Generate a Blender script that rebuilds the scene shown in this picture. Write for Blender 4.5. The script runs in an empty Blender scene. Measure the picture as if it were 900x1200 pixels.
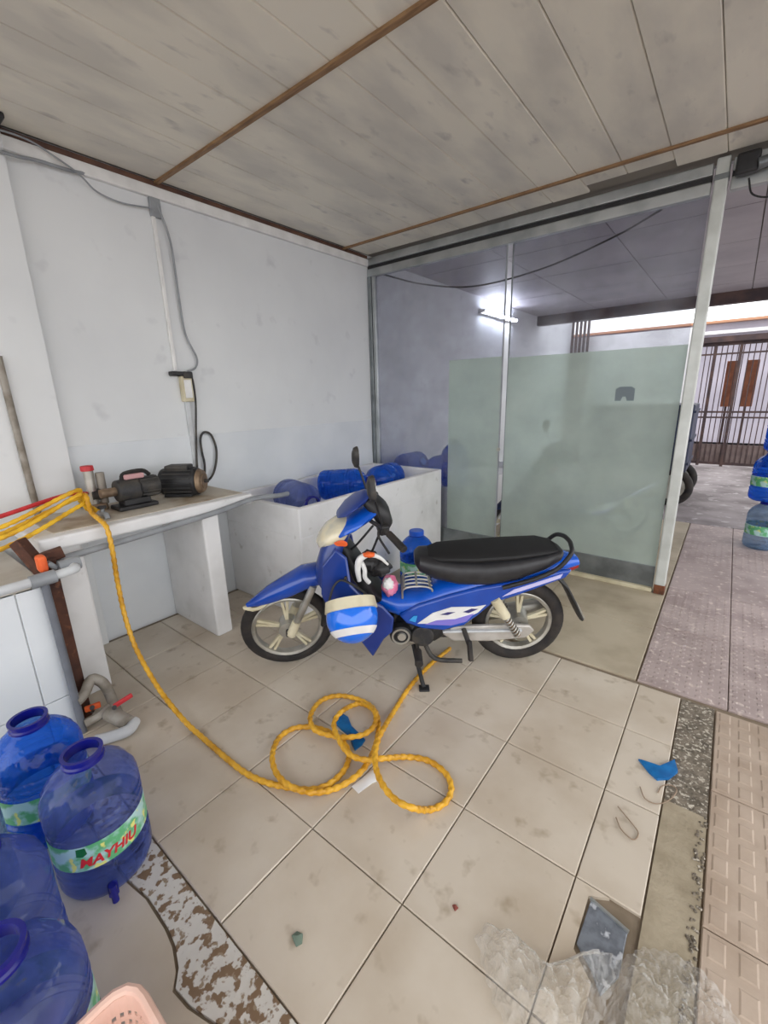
import bpy, bmesh, math, random
from mathutils import Vector, Matrix, noise
random.seed(7)
sc = bpy.context.scene
COL = sc.collection
# ------------------------------------------------------------------ camera (900x1200 frame)
FPX = 507.288
YAW, PIT, ROL = -0.671692, 0.2633356, -0.0262034
CAM = Vector((0.9856, -0.375124, 1.509016))
_F = Vector((math.sin(YAW)*math.cos(PIT), math.cos(YAW)*math.cos(PIT), -math.sin(PIT)))
_R0 = Vector((math.cos(YAW), -math.sin(YAW), 0)); _U0 = _R0.cross(_F)
_R = _R0*math.cos(ROL)+_U0*math.sin(ROL); _U = -_R0*math.sin(ROL)+_U0*math.cos(ROL)
cd = bpy.data.cameras.new('camera'); cam = bpy.data.objects.new('camera', cd); COL.objects.link(cam)
cd.sensor_fit = 'VERTICAL'; cd.sensor_height = 36; cd.lens = FPX/1200*36; cd.clip_start = .02; cd.clip_end = 300
m = Matrix.Identity(4)
for i, v in enumerate((_R, _U, -_F)):
    for k in range(3): m[k][i] = v[k]
m.translation = CAM
cam.matrix_world = m
sc.camera = cam
# ------------------------------------------------------------------ world: bright overcast
w = bpy.data.worlds.new('overcast'); sc.world = w; w.use_nodes = True
bg = w.node_tree.nodes['Background']; bg.inputs[0].default_value = (0.98, 0.985, 1.0, 1); bg.inputs[1].default_value = 1.9
sc.view_settings.view_transform = 'Standard'; sc.view_settings.look = 'None'
sc.view_settings.gamma = 1; sc.view_settings.use_curve_mapping = False
sc.view_settings.exposure = 0.42

# ------------------------------------------------------------------ pixel -> point helpers
def ray(x, y): return _F+_R*((x-450)/FPX)-_U*((y-600)/FPX)
def on(x, y, ax, v):
    d = ray(x, y); t = (v-CAM[ax])/d[ax]; return CAM+d*t
def gz(x, y, z=0.0): return on(x, y, 2, z)

# ------------------------------------------------------------------ materials
MATS = {}
def lin(c):
    return tuple(((v/255)/12.92 if v/255 <= .04045 else ((v/255+.055)/1.055)**2.4) for v in c)
def M(name, c, rough=.5, metal=0., c2=None, scale=6., detail=5., lo=.4, hi=.65, bump=0., bscale=None, world=False,
      spec=.5, trans=0., alpha=1., c3=None, scale3=40., lo3=.58, hi3=.7, coat=0., stretch=None, rnd=0.):
    """procedural surface: base colour, a second colour by noise, a third colour in small specks, fine relief"""
    if name in MATS: return MATS[name]
    mt = bpy.data.materials.new(name); mt.use_nodes = True; nt = mt.node_tree; N = nt.nodes; L = nt.links
    b = N['Principled BSDF']
    c = lin(c)
    b.inputs['Base Color'].default_value = (*c, 1); b.inputs['Roughness'].default_value = rough; b.inputs['Metallic'].default_value = metal
    b.inputs['Specular IOR Level'].default_value = spec; b.inputs['Transmission Weight'].default_value = trans
    b.inputs['Coat Weight'].default_value = coat; b.inputs['Alpha'].default_value = alpha
    if world:
        g = N.new('ShaderNodeNewGeometry'); co = g.outputs['Position']
    else:
        g = N.new('ShaderNodeTexCoord'); co = g.outputs['Object']
    if stretch:
        mp = N.new('ShaderNodeMapping'); mp.inputs['Scale'].default_value = stretch; L.new(co, mp.inputs[0]); co = mp.outputs[0]
    out = None
    def nz(sc_, det, lo_, hi_):
        n = N.new('ShaderNodeTexNoise'); n.inputs['Scale'].default_value = sc_; n.inputs['Detail'].default_value = det; L.new(co, n.inputs['Vector'])
        r = N.new('ShaderNodeMapRange'); r.inputs[1].default_value = lo_; r.inputs[2].default_value = hi_; L.new(n.outputs['Fac'], r.inputs[0])
        return r.outputs[0]
    def mix(f, a, bcol):
        x = N.new('ShaderNodeMix'); x.data_type = 'RGBA'; L.new(f, x.inputs[0])
        if isinstance(a, tuple): x.inputs[6].default_value = (*a, 1)
        else: L.new(a, x.inputs[6])
        x.inputs[7].default_value = (*lin(bcol), 1); return x.outputs[2]
    out = c
    if c2: out = mix(nz(scale, detail, lo, hi), out, c2)
    if c3: out = mix(nz(scale3, 3, lo3, hi3), out, c3)
    if rnd:
        oi = N.new('ShaderNodeObjectInfo'); hs = N.new('ShaderNodeHueSaturation')
        r = N.new('ShaderNodeMapRange'); r.inputs[3].default_value = 1-rnd; r.inputs[4].default_value = 1+rnd
        L.new(oi.outputs['Random'], r.inputs[0]); L.new(r.outputs[0], hs.inputs['Value'])
        if isinstance(out, tuple): hs.inputs['Color'].default_value = (*out, 1)
        else: L.new(out, hs.inputs['Color'])
        out = hs.outputs[0]
    if not isinstance(out, tuple): L.new(out, b.inputs['Base Color'])
    if bump:
        n = N.new('ShaderNodeTexNoise'); n.inputs['Scale'].default_value = bscale or scale*4; n.inputs['Detail'].default_value = 4; L.new(co, n.inputs['Vector'])
        bp = N.new('ShaderNodeBump'); bp.inputs['Strength'].default_value = bump; bp.inputs['Distance'].default_value = .01
        L.new(n.outputs['Fac'], bp.inputs['Height']); L.new(bp.outputs[0], b.inputs['Normal'])
    MATS[name] = mt; return mt

def clear_mix(name, tint, fac, surf, rough=.08, haze=None):
    """see-through sheet or shell: tinted transparency mixed with a glossy body of colour surf (fac = body share)"""
    if name in MATS: return MATS[name]
    mt = bpy.data.materials.new(name); mt.use_nodes = True; nt = mt.node_tree; N = nt.nodes; L = nt.links
    b = N['Principled BSDF']; b.inputs['Base Color'].default_value = (*lin(surf), 1); b.inputs['Roughness'].default_value = rough; b.inputs['Specular IOR Level'].default_value = .8
    t = N.new('ShaderNodeBsdfTransparent'); t.inputs[0].default_value = (*lin(tint), 1)
    lw = N.new('ShaderNodeLayerWeight'); lw.inputs[0].default_value = .35
    r = N.new('ShaderNodeMapRange'); r.inputs[3].default_value = fac; r.inputs[4].default_value = min(1, fac+.45)
    L.new(lw.outputs['Facing'], r.inputs[0])
    f = r.outputs[0]
    if haze:
        tc = N.new('ShaderNodeTexCoord'); n = N.new('ShaderNodeTexNoise'); n.inputs['Scale'].default_value = haze; n.inputs['Detail'].default_value = 6
        L.new(tc.outputs['Object'], n.inputs['Vector'])
        mr = N.new('ShaderNodeMapRange'); mr.inputs[1].default_value = .35; mr.inputs[2].default_value = .7; mr.inputs[3].default_value = -.1; mr.inputs[4].default_value = .18
        L.new(n.outputs['Fac'], mr.inputs[0]); ad = N.new('ShaderNodeMath'); ad.operation = 'ADD'; ad.use_clamp = True
        L.new(f, ad.inputs[0]); L.new(mr.outputs[0], ad.inputs[1]); f = ad.outputs[0]
        if haze > 5:
            n2 = N.new('ShaderNodeTexNoise'); n2.inputs['Scale'].default_value = 22; n2.inputs['Detail'].default_value = 2; L.new(tc.outputs['Object'], n2.inputs['Vector'])
            bp_ = N.new('ShaderNodeBump'); bp_.inputs['Strength'].default_value = .55; bp_.inputs['Distance'].default_value = .012
            L.new(n2.outputs['Fac'], bp_.inputs['Height']); L.new(bp_.outputs[0], b.inputs['Normal'])
    x = N.new('ShaderNodeMixShader'); L.new(f, x.inputs[0]); L.new(t.outputs[0], x.inputs[1]); L.new(b.outputs[0], x.inputs[2])
    L.new(x.outputs[0], N['Material Output'].inputs[0])
    MATS[name] = mt; return mt

def emit(name, c, s):
    mt = bpy.data.materials.new(name); mt.use_nodes = True; b = mt.node_tree.nodes['Principled BSDF']
    b.inputs['Emission Color'].default_value = (*lin(c), 1); b.inputs['Emission Strength'].default_value = s; return mt

# ------------------------------------------------------------------ mesh builder
def ring(c, a, b, ra, rb, n=16, e=2.0):
    c, a, b = Vector(c), Vector(a), Vector(b); out = []
    for k in range(n):
        t = 2*math.pi*k/n; x, y = math.cos(t), math.sin(t)
        x = math.copysign(abs(x)**(2/e), x); y = math.copysign(abs(y)**(2/e), y)
        out.append(c+a*(ra*x)+b*(rb*y))
    return out
def smooth_path(pts, sub=6, closed=False):
    P = [Vector(p) for p in pts]; n = len(P); out = []
    for i in range(n if closed else n-1):
        p1, p2 = P[i], P[(i+1) % n]
        p0 = P[(i-1) % n] if (closed or i > 0) else p1*2-p2
        p3 = P[(i+2) % n] if (closed or i+2 < n) else p2*2-p1
        for k in range(sub):
            t = k/sub
            out.append(.5*((2*p1)+(p2-p0)*t+(2*p0-5*p1+4*p2-p3)*t*t+(3*p1-p0-3*p2+p3)*t**3))
    if not closed: out.append(P[-1])
    return out
class B:
    def __init__(s): s.v = []; s.f = []
    def add(s, vs, fs):
        o = len(s.v); s.v += [tuple(v) for v in vs]; s.f += [tuple(i+o for i in f) for f in fs]; return s
    def box(s, lo, hi, mat=None):
        x0, y0, z0 = lo; x1, y1, z1 = hi
        vs = [Vector(p) for p in ((x0,y0,z0),(x1,y0,z0),(x1,y1,z0),(x0,y1,z0),(x0,y0,z1),(x1,y0,z1),(x1,y1,z1),(x0,y1,z1))]
        if mat: vs = [mat @ v for v in vs]
        return s.add(vs, [(0,3,2,1),(4,5,6,7),(0,1,5,4),(1,2,6,5),(2,3,7,6),(3,0,4,7)])
    def bar(s, p0, p1, w, h):
        p0, p1 = Vector(p0), Vector(p1); d = (p1-p0); q = d.to_track_quat('Z', 'X').to_matrix().to_4x4(); q.translation = p0
        return s.box((-w/2, -h/2, 0), (w/2, h/2, d.length), q)
    def loft(s, rings, cap=True, closed=False):
        n = len(rings[0]); m_ = len(rings); vs = [v for r in rings for v in r]; fs = []
        for i in range(m_ if closed else m_-1):
            j = (i+1) % m_
            for k in range(n):
                fs.append((i*n+k, i*n+(k+1) % n, j*n+(k+1) % n, j*n+k))
        if cap and not closed: fs += [tuple(range(n-1, -1, -1)), tuple((m_-1)*n+k for k in range(n))]
        return s.add(vs, fs)
    def tube(s, pts, r, seg=10, closed=False, rf=None, cap=True, sub=0):
        P = smooth_path(pts, sub, closed) if sub else [Vector(p) for p in pts]
        n = len(P); rings = []; up = None; L_ = 0
        for i in range(n):
            t = (P[(i+1) % n]-P[i-1]) if closed else (P[min(i+1, n-1)]-P[max(i-1, 0)])
            t.normalize()
            if up is None: up = Vector((0,0,1)) if abs(t.z) < .9 else Vector((1,0,0))
            up = (up-t*up.dot(t)); up.normalize(); sd = t.cross(up)
            if i: L_ += (P[i]-P[i-1]).length
            rr = []
            for k in range(seg):
                a = 2*math.pi*k/seg; q = r if rf is None else rf(a, L_, i/(n-1))
                rr.append(P[i]+(sd*math.cos(a)+up*math.sin(a))*q)
            rings.append(rr)
        return s.loft(rings, cap, closed)
    def cyl(s, p0, p1, r0, r1=None, seg=16):
        p0, p1 = Vector(p0), Vector(p1); t = (p1-p0).normalized(); a = Vector((0,0,1)) if abs(t.z) < .9 else Vector((1,0,0))
        a = (a-t*a.dot(t)).normalized(); b = t.cross(a); r1 = r0 if r1 is None else r1
        return s.loft([ring(p0, b, a, r0, r0, seg), ring(p1, b, a, r1, r1, seg)])
    def lathe(s, prof, seg=32, mat=None, cap=False, rf=None, close=False):
        rings = []
        for (r, z) in prof:
            rr = []
            for k in range(seg):
                a = 2*math.pi*k/seg; q = r*(1 if rf is None else rf(a, z)); p = Vector((q*math.cos(a), q*math.sin(a), z)); rr.append(mat @ p if mat else p)
            rings.append(rr)
        return s.loft(rings, cap, close)
    def prism(s, poly, axis, d0, d1):
        """poly in the two remaining axes (in order), extruded along axis"""
        n = len(poly)
        def mk(p, d):
            q = list(p); q.insert(axis, d); return Vector(q)
        vs = [mk(p, d0) for p in poly]+[mk(p, d1) for p in poly]
        fs = [tuple(range(n-1, -1, -1)), tuple(range(n, 2*n))]+[(k, (k+1) % n, n+(k+1) % n, n+k) for k in range(n)]
        return s.add(vs, fs)
    def mesh(s, name, mt, smooth=True):
        me = bpy.data.meshes.new(name); me.from_pydata(s.v, [], s.f); bm = bmesh.new(); bm.from_mesh(me)
        bmesh.ops.recalc_face_normals(bm, faces=bm.faces); bm.to_mesh(me); bm.free()
        if mt: me.materials.append(mt)
        if smooth:
            me.polygons.foreach_set('use_smooth', [True]*len(me.polygons))
            try: me.set_sharp_from_angle(angle=math.radians(38))
            except Exception: pass
        return me
    def build(s, name, mt, parent=None, smooth=True, bevel=0., sub=0, seg=2):
        o = bpy.data.objects.new(name, s.mesh(name, mt, smooth)); COL.objects.link(o)
        if parent: o.parent = parent
        if bevel:
            md = o.modifiers.new('bevel', 'BEVEL'); md.width = bevel; md.segments = seg; md.limit_method = 'ANGLE'; md.angle_limit = math.radians(35)
        if sub:
            md = o.modifiers.new('subdivision', 'SUBSURF'); md.levels = sub; md.render_levels = sub
        return o
def empty(name, loc=(0,0,0), rot=(0,0,0)):
    o = bpy.data.objects.new(name, None); COL.objects.link(o); o.location = loc; o.rotation_euler = rot; o.empty_display_size = .05; return o
def tag(o, label, cat, group=None):
    o['label'] = label; o['category'] = cat
    if group: o['group'] = group
    return o
def struct(o, label=None):
    o['kind'] = 'structure'
    if label: o['label'] = label
    return o
def copy_tree(o, parent=None):
    c = o.copy(); COL.objects.link(c); c.parent = parent
    for ch in list(o.children): copy_tree(ch, c)
    return c

# shared materials
M('tile', (205, 194, 178), .38, c2=(187, 173, 154), scale=2.6, lo=.4, hi=.66, bump=.06, bscale=30, world=True, c3=(158, 142, 120), scale3=11, lo3=.6, hi3=.78, rnd=.035)
M('slab', (186, 174, 152), .55, c2=(160, 147, 125), scale=3, bump=.1, bscale=40, world=True, rnd=.02)
M('pink_tile', (176, 160, 156), .6, c2=(154, 138, 134), scale=4, bump=.15, bscale=60, world=True, c3=(205, 190, 182), scale3=25, rnd=.03)
M('pad_tile', (182, 164, 147), .6, c2=(164, 145, 127), scale=5, bump=.12, bscale=60, world=True, rnd=.03)
M('grout', (126, 112, 94), .9, c2=(148, 134, 116), scale=9, bump=.3, bscale=40, world=True)
M('concrete', (158, 150, 150), .9, c2=(112, 104, 104), scale=1.6, lo=.4, hi=.65, bump=.5, bscale=12, world=True, c3=(186, 180, 180), scale3=8)
M('gravel', (128, 118, 104), .9, c2=(92, 84, 72), scale=18, bump=.9, bscale=70, world=True, c3=(188, 180, 165), scale3=75, lo3=.55, hi3=.62)
M('cement', (166, 154, 132), .85, c2=(144, 132, 110), scale=8, bump=.3, bscale=50, world=True)
M('peel', (208, 204, 196), .8, c2=(128, 104, 80), scale=26, detail=5, lo=.52, hi=.56, bump=.4, bscale=26, world=True, c3=(150, 132, 110), scale3=45, lo3=.6, hi3=.66)
M('wall_white', (224, 227, 228), .6, c2=(213, 216, 218), scale=1.1, lo=.4, hi=.7, bump=.05, bscale=14, world=True, c3=(190, 192, 196), scale3=5, lo3=.64, hi3=.85)
M('wall_tile', (222, 226, 229), .4, c2=(212, 217, 221), scale=2, world=True, bump=.02)
M('white_paint', (231, 231, 231), .55, c2=(212, 212, 211), scale=4, lo=.45, hi=.75, bump=.05, bscale=25, c3=(170, 166, 160), scale3=11, lo3=.68, hi3=.85)
M('plank', (228, 223, 209), .5, c2=(206, 202, 192), scale=2.6, lo=.42, hi=.62, detail=8, bump=.05, bscale=20, world=True, stretch=(1.6, .6, 1), c3=(188, 184, 176), scale3=9, lo3=.62, hi3=.78, rnd=.03)
M('ceil_dark', (132, 126, 116), .8)
M('wood', (146, 114, 80), .6, c2=(118, 88, 58), scale=10, bump=.1, stretch=(1, 8, 8))
M('brown_trim', (84, 58, 48), .6, c2=(110, 78, 60), scale=8)
M('alu', (188, 192, 192), .35, .75, c2=(160, 165, 166), scale=5)
M('alu_dark', (140, 146, 148), .4, .7, c2=(110, 115, 118), scale=5)
M('post_white', (206, 210, 206), .4, .15, c2=(186, 190, 185), scale=6)
M('rust', (120, 72, 46), .85, c2=(80, 48, 32), scale=20, bump=.3)
M('rust_post', (86, 52, 38), .8, c2=(56, 34, 28), scale=12, bump=.25, c3=(112, 70, 48), scale3=30)
M('pvc', (150, 154, 158), .4, c2=(132, 136, 140), scale=8)
M('pvc_dirty', (158, 152, 142), .6, c2=(120, 112, 100), scale=12, bump=.1)
M('pvc_light', (206, 210, 212), .4, c2=(188, 190, 192), scale=8)
M('black', (26, 26, 28), .5, c2=(40, 40, 42), scale=10)
M('rubber', (30, 28, 28), .8, c2=(52, 46, 42), scale=14, bump=.2)
M('iron', (58, 58, 60), .6, .4, c2=(84, 80, 74), scale=14, bump=.25)
M('tan_metal', (150, 128, 104), .55, .4, c2=(104, 86, 70), scale=16, bump=.2)
M('silver', (188, 186, 178), .35, .6, c2=(150, 146, 136), scale=9)
M('cream', (214, 206, 178), .5, c2=(190, 180, 150), scale=9)
M('red', (206, 52, 58), .45, c2=(180, 40, 46), scale=9)
M('pink', (236, 150, 180), .5, c2=(224, 110, 150), scale=20)
M('orange', (238, 106, 48), .45, c2=(214, 84, 36), scale=9)
M('yellow', (244, 196, 48), .45, c2=(206, 150, 24), scale=10)
M('white_plastic', (234, 234, 232), .35, c2=(218, 218, 216), scale=8)
M('gate', (62, 48, 50), .6, c2=(88, 66, 60), scale=6)
M('basket_pink', (232, 196, 180), .45, c2=(220, 180, 162), scale=6)
M('navy', (36, 48, 78), .45, c2=(28, 34, 56), scale=4)
M('grey_plastic', (120, 126, 134), .35, c2=(92, 96, 104), scale=30, c3=(190, 194, 200), scale3=30, lo3=.62, hi3=.7)

# ================================================================== SETTING
WX = -2.041          # left wall plane
CZ = 2.82            # ceiling
PY = 3.287           # partition plane
floor = struct(B().box((WX-.1, -2.2, -.06), (2.6, 5.55, -.012)).build('floor', MATS['grout'], smooth=False))
ground = struct(B().box((-14, -14, -.2), (18, 40, -.0605)).build('ground', MATS['concrete'], smooth=False))
def tile_mesh(wx, wy, mt, bev=.003, pads=None):
    b = B(); b.box((0, 0, -.0125), (wx, wy, -.003)); e = bev
    b.add([(0,0,-.003),(wx,0,-.003),(wx,wy,-.003),(0,wy,-.003),(e,e,0),(wx-e,e,0),(wx-e,wy-e,0),(e,wy-e,0)],
          [(0,1,5,4),(1,2,6,5),(2,3,7,6),(3,0,4,7),(4,5,6,7)])
    if pads:
        nx, ny = pads; px, py = wx/nx, wy/ny
        for i in range(nx):
            for j in range(ny):
                x0, y0 = i*px+.012, j*py+.012; x1, y1 = (i+1)*px-.012, (j+1)*py-.012; q = .006
                b.add([(x0,y0,-.0005),(x1,y0,-.0005),(x1,y1,-.0005),(x0,y1,-.0005),(x0+q,y0+q,.002),(x1-q,y0+q,.002),(x1-q,y1-q,.002),(x0+q,y1-q,.002)],
                      [(0,1,5,4),(1,2,6,5),(2,3,7,6),(3,0,4,7),(4,5,6,7)])
    return b.mesh('tile', mt, smooth=False)
_tc = {}
def lay(name, x0, y0, x1, y1, mt, gap=.002, pads=None):
    k = (name, round(x1-x0, 4), round(y1-y0, 4))
    if k not in _tc: _tc[k] = tile_mesh(x1-x0-2*gap, y1-y0-2*gap, MATS[mt], pads=pads)
    o = bpy.data.objects.new(name, _tc[k]); COL.objects.link(o); o.parent = floor
    o.location = (x0+gap, y0+gap, random.uniform(-.0012, .0008)); return o
xs = [WX]+[round(-2.0+.4*i, 3) for i in range(8)]+[.985]
ys = [.03, .4, .8, 1.2, 1.6, 1.99]
for i in range(len(xs)-1):
    for j in range(len(ys)-1):
        if xs[i+1]-xs[i] < .06: continue
        if i == len(xs)-2 and j == 1: continue
        lay('floor_tile', xs[i], ys[j], xs[i+1], ys[j+1], 'tile')
# the tile broken away around the drain pit
B().prism([(.803,.403),(.905,.403),(.905,.55),(.847,.60),(.847,.765),(.90,.797),(.803,.797)], 2, -.0125, 0).build('floor_tile', MATS['tile'], floor, smooth=False)
# far slabs before the partition, pink tiles of the passage
for i in range(4):
    x0 = WX+i*.705; lay('floor_slab', x0, 2.022, x0+.705, 2.66, 'slab', .001); lay('floor_slab', x0, 2.66, x0+.705, 3.36, 'slab', .001)
for i in range(4):
    x0 = WX+i*.705
    for a in (3.36, 4.09, 4.82): lay('floor_slab', x0, a, x0+.705, a+(.73 if a < 4.8 else .72), 'slab', .001)
px_ = [.785, 1.171, 1.557, 1.943, 2.33]
py_ = [2.022, 2.73, 3.44, 4.14, 4.85, 5.54]
for i in range(4):
    for j in range(5): lay('paving_tile', px_[i], py_[j], px_[i+1], py_[j+1], 'pink_tile', .002, pads=(8, 14) if j < 2 else None)
for i in range(3):
    for j, (a, b_) in enumerate(((.32, .88), (.88, 1.44), (1.44, 1.985), (-.24, .32))):
        lay('relief_tile', 1.125+.42*i, a, 1.125+.42*(i+1), b_, 'pad_tile', .002, pads=(6, 6))
# flush strips: pebbled concrete, smooth cement, peeling paint band, near slabs
B().box((.989, 1.29, -.0122), (1.121, 1.99, -.004)).build('gravel_strip', MATS['gravel'], floor, smooth=False)
B().box((.989, .0, -.0122), (1.121, 1.288, -.0015)).build('cement_strip', MATS['cement'], floor, smooth=False)
peb = B()
for k in range(150):
    x, y = random.uniform(1.095, 1.121), random.uniform(.3, 1.29); r = random.uniform(.003, .007)
    peb.lathe([(r*.6, -.004), (r, 0), (r*.5, r*.6)], 6, Matrix.Translation((x, y, 0)), cap=True)
po = peb.build('pebble_edge', MATS['gravel'], floor); po['kind'] = 'stuff'
edge = [(-.36,-.085),(-.25,-.068),(-.12,-.07),(-.06,-.078),(.0,-.098),(.035,-.125),(.10,-.118),(.2,-.09),(.45,-.08),(1.1,-.075)]
B().prism([(WX,-.08)]+edge+[(1.12,.026),(WX,.026)], 2, -.0122, -.002).build('peeling_paint_band', MATS['peel'], floor, smooth=False)
B().prism([(WX,-.09)]+[(x, y-.009) for x, y in edge]+[(1.12,-1.2),(WX,-1.2)], 2, -.0122, -.001).build('floor_slab', MATS['tile'], floor, smooth=False)
B().box((-2.2, 5.55, -.06), (2.6, 10.2, -.002)).build('yard_slab', MATS['concrete'], floor, smooth=False)

# walls
wall = struct(B().box((WX-.15, -2.2, -.06), (WX, 10.4, 3.1)).build('wall_left', MATS['wall_white'], smooth=False))
B().box((WX-.01, .467, 0), (WX+.007, 3.25, 1.265)).build('wainscot', MATS['wall_tile'], wall, smooth=False, bevel=.003)
B().box((WX-.01, -2.0, 0), (WX+.055, .465, CZ)).build('pilaster', MATS['wall_white'], wall, smooth=False, bevel=.006)
struct(B().box((WX, -2.2, 2.792), (WX+.018, 3.25, 2.82)).build('trim_1', MATS['brown_trim'], smooth=False), 'dark brown moulding between wall and ceiling')
struct(B().box((WX, .2, 2.725), (WX+.03, 3.25, 2.788)).build('trim_2', MATS['white_plastic'], smooth=False, bevel=.004), 'white cable trunking under the ceiling moulding')
struct(B().box((WX, 10.35, -.06), (.30, 10.5, 2.62)).build('wall_back', MATS['white_paint'], smooth=False))
# ceiling of long panels
ceil = struct(B().box((WX-.15, -2.2, CZ+.012), (2.6, PY+.1, CZ+.14)).build('ceiling', MATS['ceil_dark'], smooth=False))
_pm = {}
def plank(x0, x1, y0, y1, z):
    k = (round(x1-x0, 3), round(y1-y0, 3))
    if k not in _pm:
        W, H = x1-x0-.002, y1-y0; e = .004
        b = B(); b.add([(0,0,.014),(W,0,.014),(W,H,.014),(0,H,.014),(0,0,.006),(W,0,.006),(W,H,.006),(0,H,.006),(e,0,0),(W-e,0,0),(W-e,H,0),(e,H,0)],
            [(0,1,2,3),(0,4,5,1),(2,6,7,3),(0,3,7,4),(1,5,6,2),(4,7,11,8),(5,9,10,6),(8,11,10,9),(4,8,9,5),(6,10,11,7)])
        _pm[k] = b.mesh('plank', MATS['plank'], False)
    o = bpy.data.objects.new('ceiling_plank', _pm[k]); COL.objects.link(o); o.parent = ceil; o.location = (x0+.001, y0, z+random.uniform(-.002, 0)); return o
x = .023-.25*8-.02
k = 0
while x < 2.5:
    x0 = max(x, WX+.002); x1 = x+.25
    plank(x0, x1, -2.2, 3.10 if k in (8, 9) else (3.2 if k > 9 else 3.22), CZ-.002)
    x += .25; k += 1
for y in (-.47, 1.225, 2.915):
    B().box((WX+.02, y-.014, CZ-.017), (2.5, y+.014, CZ-.002)).build('ceiling_batten', MATS['wood'], ceil, smooth=False, bevel=.002)
# ceiling of the rear bay
M('rear_ceil', (188, 182, 186), .5, c2=(168, 162, 168), scale=1.5, world=True)
rc = struct(B().box((WX-.15, PY+.1, 2.832), (3.2, 8.15, 2.95)).build('ceiling_rear', MATS['ceil_dark'], smooth=False))
for a, b_ in ((PY+.1, 4.25), (4.25, 5.3), (5.3, 6.35), (6.35, 7.4), (7.4, 8.12)):
    for i in range(5):
        B().box((WX+i*1.0+.004, a+.006, 2.815), (WX+(i+1)*1.0-.004, b_-.006, 2.833)).build('ceiling_panel', MATS['rear_ceil'], rc, smooth=False)
B().box((WX, 8.05, 2.66), (3.2, 8.2, 2.84)).build('end_beam', MATS['gate'], rc, smooth=False)

# ================================================================== GLASS PARTITION
def film_mat():
    mt = bpy.data.materials.new('frosted_film'); mt.use_nodes = True; N = mt.node_tree.nodes; L = mt.node_tree.links
    b = N['Principled BSDF']; b.inputs['Base Color'].default_value = (*lin((222, 232, 225)), 1); b.inputs['Roughness'].default_value = .35
    tr = N.new('ShaderNodeBsdfTranslucent'); tr.inputs[0].default_value = (*lin((220, 232, 224)), 1)
    rf = N.new('ShaderNodeBsdfRefraction'); rf.inputs[0].default_value = (*lin((234, 244, 238)), 1); rf.inputs['Roughness'].default_value = .16; rf.inputs['IOR'].default_value = 1.15
    a = N.new('ShaderNodeMixShader'); a.inputs[0].default_value = .8; L.new(tr.outputs[0], a.inputs[1]); L.new(rf.outputs[0], a.inputs[2])
    tc = N.new('ShaderNodeTexCoord'); n = N.new('ShaderNodeTexNoise'); n.inputs['Scale'].default_value = 3; n.inputs['Detail'].default_value = 7; L.new(tc.outputs['Object'], n.inputs['Vector'])
    r = N.new('ShaderNodeMapRange'); r.inputs[1].default_value = .35; r.inputs[2].default_value = .7; r.inputs[3].default_value = .26; r.inputs[4].default_value = .38; L.new(n.outputs['Fac'], r.inputs[0])
    c = N.new('ShaderNodeMixShader'); L.new(r.outputs[0], c.inputs[0]); L.new(a.outputs[0], c.inputs[1]); L.new(b.outputs[0], c.inputs[2])
    L.new(c.outputs[0], N['Material Output'].inputs[0]); return mt
MATS['film'] = film_mat()
clear_mix('glass', (232, 233, 238), .09, (170, 172, 180), .04, haze=2.5)
gp = tag(empty('glass_partition', (0, PY, 0)), 'aluminium framed glass partition with frosted lower panels behind the motorbike', 'partition')
tr_ = B().box((WX, -.035, 2.735), (.69, .035, 2.80)).build('top_rail', MATS['alu'], gp, smooth=False, bevel=.006)
B().box((WX, -.028, 2.635), (.69, .03, 2.705)).build('track', MATS['alu'], tr_, smooth=False, bevel=.006)
B().box((WX, -.015, 2.70), (.69, .03, 2.74)).build('track_groove', MATS['black'], tr_, smooth=False)
B().box((WX, -.03, 0), (WX+.045, .03, 2.64)).build('wall_post', MATS['alu_dark'], gp, smooth=False, bevel=.005)
B().box((WX+.05, -.02, 0), (WX+.09, .02, 2.64)).build('stile', MATS['alu'], gp, smooth=False, bevel=.004)
B().box((WX+.09, -.004, .2), (-.60, .004, 2.64)).build('glass_pane', MATS['glass'], gp, smooth=False)
B().box((-.555, .010, .2), (.69, .018, 2.64)).build('glass_pane', MATS['glass'], gp, smooth=False)
B().box((-1.114, -.0075, .2), (-.60, -.0045, 1.80)).build('frosted_film', MATS['film'], gp, smooth=False)
B().box((-.555, .0065, .2), (.69, .0095, 1.785)).build('frosted_film', MATS['film'], gp, smooth=False)
B().box((-.608, -.010, .02), (-.598, .008, 2.64)).build('edge_strip', MATS['pvc'], gp, smooth=False, bevel=.003)
B().box((-.562, .006, .02), (-.552, .022, 2.64)).build('edge_strip', MATS['alu_dark'], gp, smooth=False, bevel=.003)
B().box((WX+.09, -.016, .03), (-.60, .012, .20)).build('kick_plate', MATS['alu_dark'], gp, smooth=False, bevel=.004)
B().box((-.555, .002, .03), (.69, .030, .20)).build('kick_plate', MATS['alu_dark'], gp, smooth=False, bevel=.004)
B().box((WX+.09, -.03, 0), (.69, .035, .032)).build('bottom_track', MATS['cream'], gp, smooth=False, bevel=.004)
B().cyl((-.60, -.03, 1.02), (-.60, -.012, 1.02), .016).build('lock', MATS['silver'], gp)
B().prism([(.285,1.425),(.325,1.425),(.335,1.455),(.355,1.455),(.365,1.425),(.41,1.425),(.41,1.51),(.385,1.525),(.31,1.525),(.285,1.51)], 1, .003, .006).build('sticker', M('sticker_grey', (112, 124, 130), .6), gp, smooth=False)
re_ = tag(empty('rail_extension', (.785, PY, 0)), 'aluminium double rail running on over the passage beyond the pale post', 'rail')
B().box((0, -.035, 2.735), (1.7, .035, 2.80)).build('top_rail', MATS['alu'], re_, smooth=False, bevel=.006)
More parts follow.
